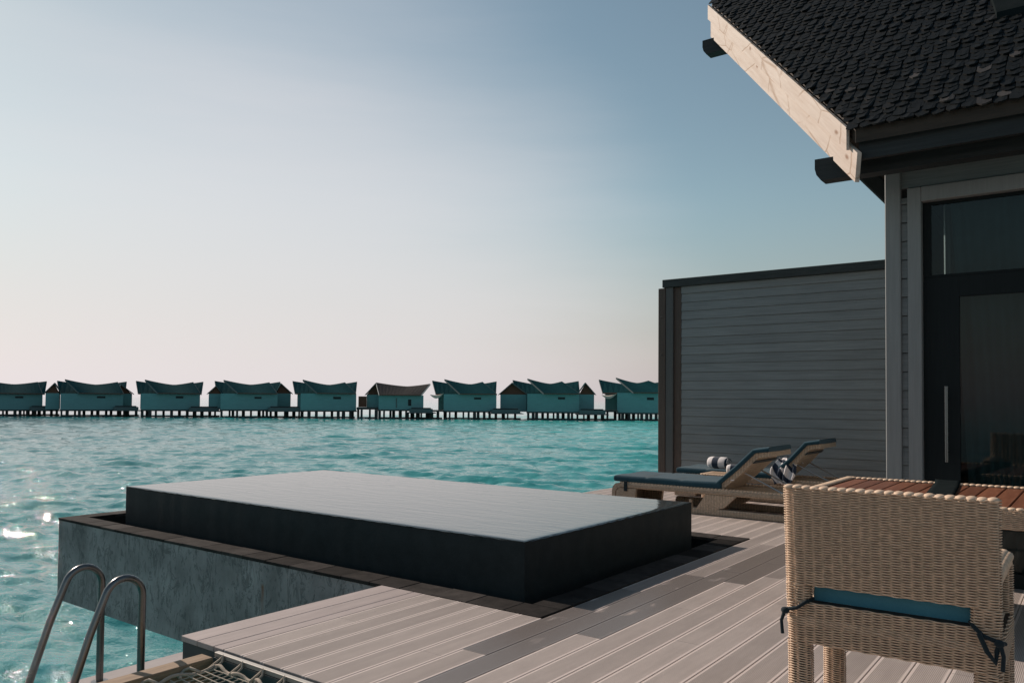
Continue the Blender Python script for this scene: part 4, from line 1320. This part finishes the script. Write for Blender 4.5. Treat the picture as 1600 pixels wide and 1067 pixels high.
def vgable(root, name, wl, wr, apex, ey, ybot, d0, dep, mat=M_VWALL):
    """side wing seen gable-on: wall, roof"""
    vbox(root, 'wing_wall', mat, wl, wr, ey, ybot, d0+.3, d0+dep)
    o3 = root.location; b = MB(); hang = 3
    A = [vl(lateral(wl-hang), d0, zat(wl, ey)), vl(lateral(apex[0]), d0-.6, zat(*apex)), vl(lateral(wr+hang), d0, zat(wl, ey))]
    Bk = [p+VIL['F']*(dep+1.0) for p in A]
    b.add([p-o3 for p in A+Bk], [(0, 3, 4, 1), (1, 4, 5, 2)])
    A2 = [p-Vector((0, 0, .2)) for p in A]
    b.mi = 1; b.add([p-o3 for p in A+A2], [(0, 1, 4, 3), (1, 2, 5, 4)])
    # gable triangle
    T = [vl(lateral(wl), d0+.3, zat(wl, ey)), vl(lateral(apex[0]), d0+.3, zat(apex[0], apex[1]+1.0)), vl(lateral(wr), d0+.3, zat(wl, ey))]
    b.mi = 2; b.add([p-o3 for p in T], [(0, 2, 1)])
    b.build(name, [M_VROOF, M_VBARGE, M_VUNDER], root)

def villa(label, wall, peaks, roof_e, window, seed, ybot=640, ytop=615, rear=None, rear_e=None, wings=(), pools=(), awning=None, lit=False):
    c = (wall[0]+wall[1])/2; aim(c)
    root = thing('water_villa', label, 'villa', vl(lateral(c), 3, SEA_Z), 0, 'row of stilted water villas across the lagoon')
    vbox(root, 'wall', M_VWALL, wall[0], wall[1], ytop, ybot, .0, 6.0)
    vbox(root, 'floor_slab', M_VPOST, wall[0]-1, wall[1]+1, ybot+.05, ybot+2.2, -.1, 6.4)
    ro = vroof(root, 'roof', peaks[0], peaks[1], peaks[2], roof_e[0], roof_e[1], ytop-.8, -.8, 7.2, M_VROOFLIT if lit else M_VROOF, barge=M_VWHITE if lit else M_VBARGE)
    if rear: vroof(root, 'rear_roof', rear[0], rear[1], rear[2], rear_e[0], rear_e[1], ytop-.3, 4.2, 7.6, M_VROOF)
    if rear: vbox(root, 'rear_wall', M_VWALL, rear_e[0]+3, rear_e[1]-3, ytop, ybot, 6.1, 11)
    if window:
        w = vbox(root, 'window', M_VDARK, window[0], window[1], window[2], window[3], -.04, .2)
    stilts(root, wall[0], wall[1], ybot+2.3, seed)
    for i, (a, bb, y0, y1) in enumerate(pools):
        vbox(root, 'pool_basin', M_VPOOL, a, bb, y0+1.6, y1, -2.6, 1.4); vbox(root, 'pool_tank', M_VDARK, a+3, bb-3, y0, y0+1.5, -2.2, 1.0)
        vbox(root, 'terrace', M_VPOST, a-5, bb+5, y1+.05, y1+.9, -2.9, 5); stilts(root, a-4, bb+4, y1+1.0, seed+50+i)
    for wl, wr, apex, ey in wings: vgable(root, 'wing_roof', wl, wr, apex, ey, ybot, 3.2, 5.5)
    if awning:
        o3 = root.location; x0, x1, y0 = lateral(awning[0]), lateral(awning[1]), awning[2]
        b = MB(); zz = zat(awning[0], y0)
        b.grid(lambda u, v: vl(x0+(x1-x0)*u, .5+4*v, zz + .30*u - .35*math.sin(math.pi*u)*(1-.5*v)) - o3, 10, 6); b.grid(lambda u, v: vl(x0+(x1-x0)*u, .5, zz + .30*u - .35*math.sin(math.pi*u) - (.45*math.sin(math.pi*u)+.06)*v) - o3, 10, 2)
        b.build('shade_sail', M_SAIL, root)
        vbox(root, 'terrace', M_VPOST, awning[0]-2, awning[1]+2, 641, 643, -1.0, 6); stilts(root, awning[0]-2, awning[1], 643.2, seed+90)
    return root
villa('dark water villa cut off by the left edge of the picture', (-30, 67), ((-22, 594), (22, 600), (59, 596.3)), (-16, 66), (24, 37, 619, 622), 1, rear=((-36, 594), (20, 599.5), (75, 594.5)), rear_e=(-30, 71), pools=((47, 92, 634, 641),))
villa('dark water villa second from the left edge of the picture', (95, 193), ((101, 592), (150, 600.5), (184, 596.3)), (124, 193), (152, 165, 619, 622), 2, rear=((87, 593.5), (145, 601), (200, 595)), rear_e=(92, 197), wings=((70, 92, (84, 597.5), 614), (185, 208, (190, 600), 615)), pools=((178, 216, 634, 641),))
villa('dark water villa with clear gaps of pale sky on both sides', (221, 313), ((226, 592.5), (272, 600.8), (302, 596.5)), (247, 313), (275, 287, 619, 622.3), 3, rear=((210, 593.7), (268, 601), (319.7, 595.2)), rear_e=(215, 316), pools=((296, 342, 635, 642),))
villa('dark water villa fourth from the left with gables showing both sides', (345, 434), ((349, 593), (392, 600.5), (421, 596.8)), (372, 433), (398, 409, 620, 623), 4, rear=((333, 593.7), (390, 601), (440, 595.2)), rear_e=(338, 437), wings=((325, 344, (337, 601.5), 615), (434, 456, (440, 598), 614.5)), pools=((420, 470, 635, 642),))
villa('dark water villa just left of the one with a plain sunlit roof', (470, 557), ((472.7, 592.5), (514, 600.8), (539, 596.8)), (496, 556), (521, 533, 620, 623.5), 5, ybot=641, rear=((454.5, 593.8), (510, 601), (559.8, 595)), rear_e=(460, 557))
# the one plain gabled villa, its roof coloured paler as if sunlit
rv = villa('single gabled water villa with a lighter grey roof and white barge edge', (592, 662), ((587, 597), (636, 603.2), (673, 599)), (593, 658), None, 6, ybot=640, ytop=617.5, lit=True, pools=((640, 676, 637, 644.5),), wings=((572, 592, (586, 598), 616.5),))
vbox(rv, 'door', M_VDARK, 638, 643, 624, 634, -.04, .2); vbox(rv, 'drainpipe', M_VBARGE, 619, 620.6, 622, 637, -.08, .1); vbox(rv, 'link_screen', M_VUNDER, 559, 572, 619, 636, 3, 3.3); vbox(rv, 'link_deck', M_VPOST, 557, 592, 636.5, 640, 1, 6); stilts(rv, 557, 592, 640, 77)
villa('dark water villa with cream shade sail to the right of the lighter roof', (693.5, 776), ((694, 591.8), (735, 599.8), (754, 596)), (719, 776), (741, 752, 621, 624), 7, ybot=642, ytop=616, rear=((672.5, 593), (730, 601), (777.8, 594.3)), rear_e=(680, 776), awning=(672, 693, 616.5), pools=((768, 812, 638, 645.5),))
villa('dark water villa between two gabled wings near the privacy wall', (824, 905), ((823.7, 590.8), (860, 599), (878, 595.3)), (850, 906), (872, 883, 620.5, 624), 8, ybot=643.5, ytop=615.5, rear=((798, 592), (850, 601), (906, 593.7)), rear_e=(806, 907), wings=((780, 822, (799, 597), 616), (906, 930, (916, 597), 616)), pools=((905, 945, 639, 647),))
villa('dark water villa with cream shade sail partly hidden by the privacy wall', (964.5, 1064), ((961.8, 589.2), (996, 597.8), (1013, 594)), (990, 1064), (1011, 1022, 621, 625), 9, ybot=645, ytop=614, rear=((932, 591.3), (985, 600), (1062, 591)), rear_e=(940, 1062), awning=(940, 963.5, 617), )
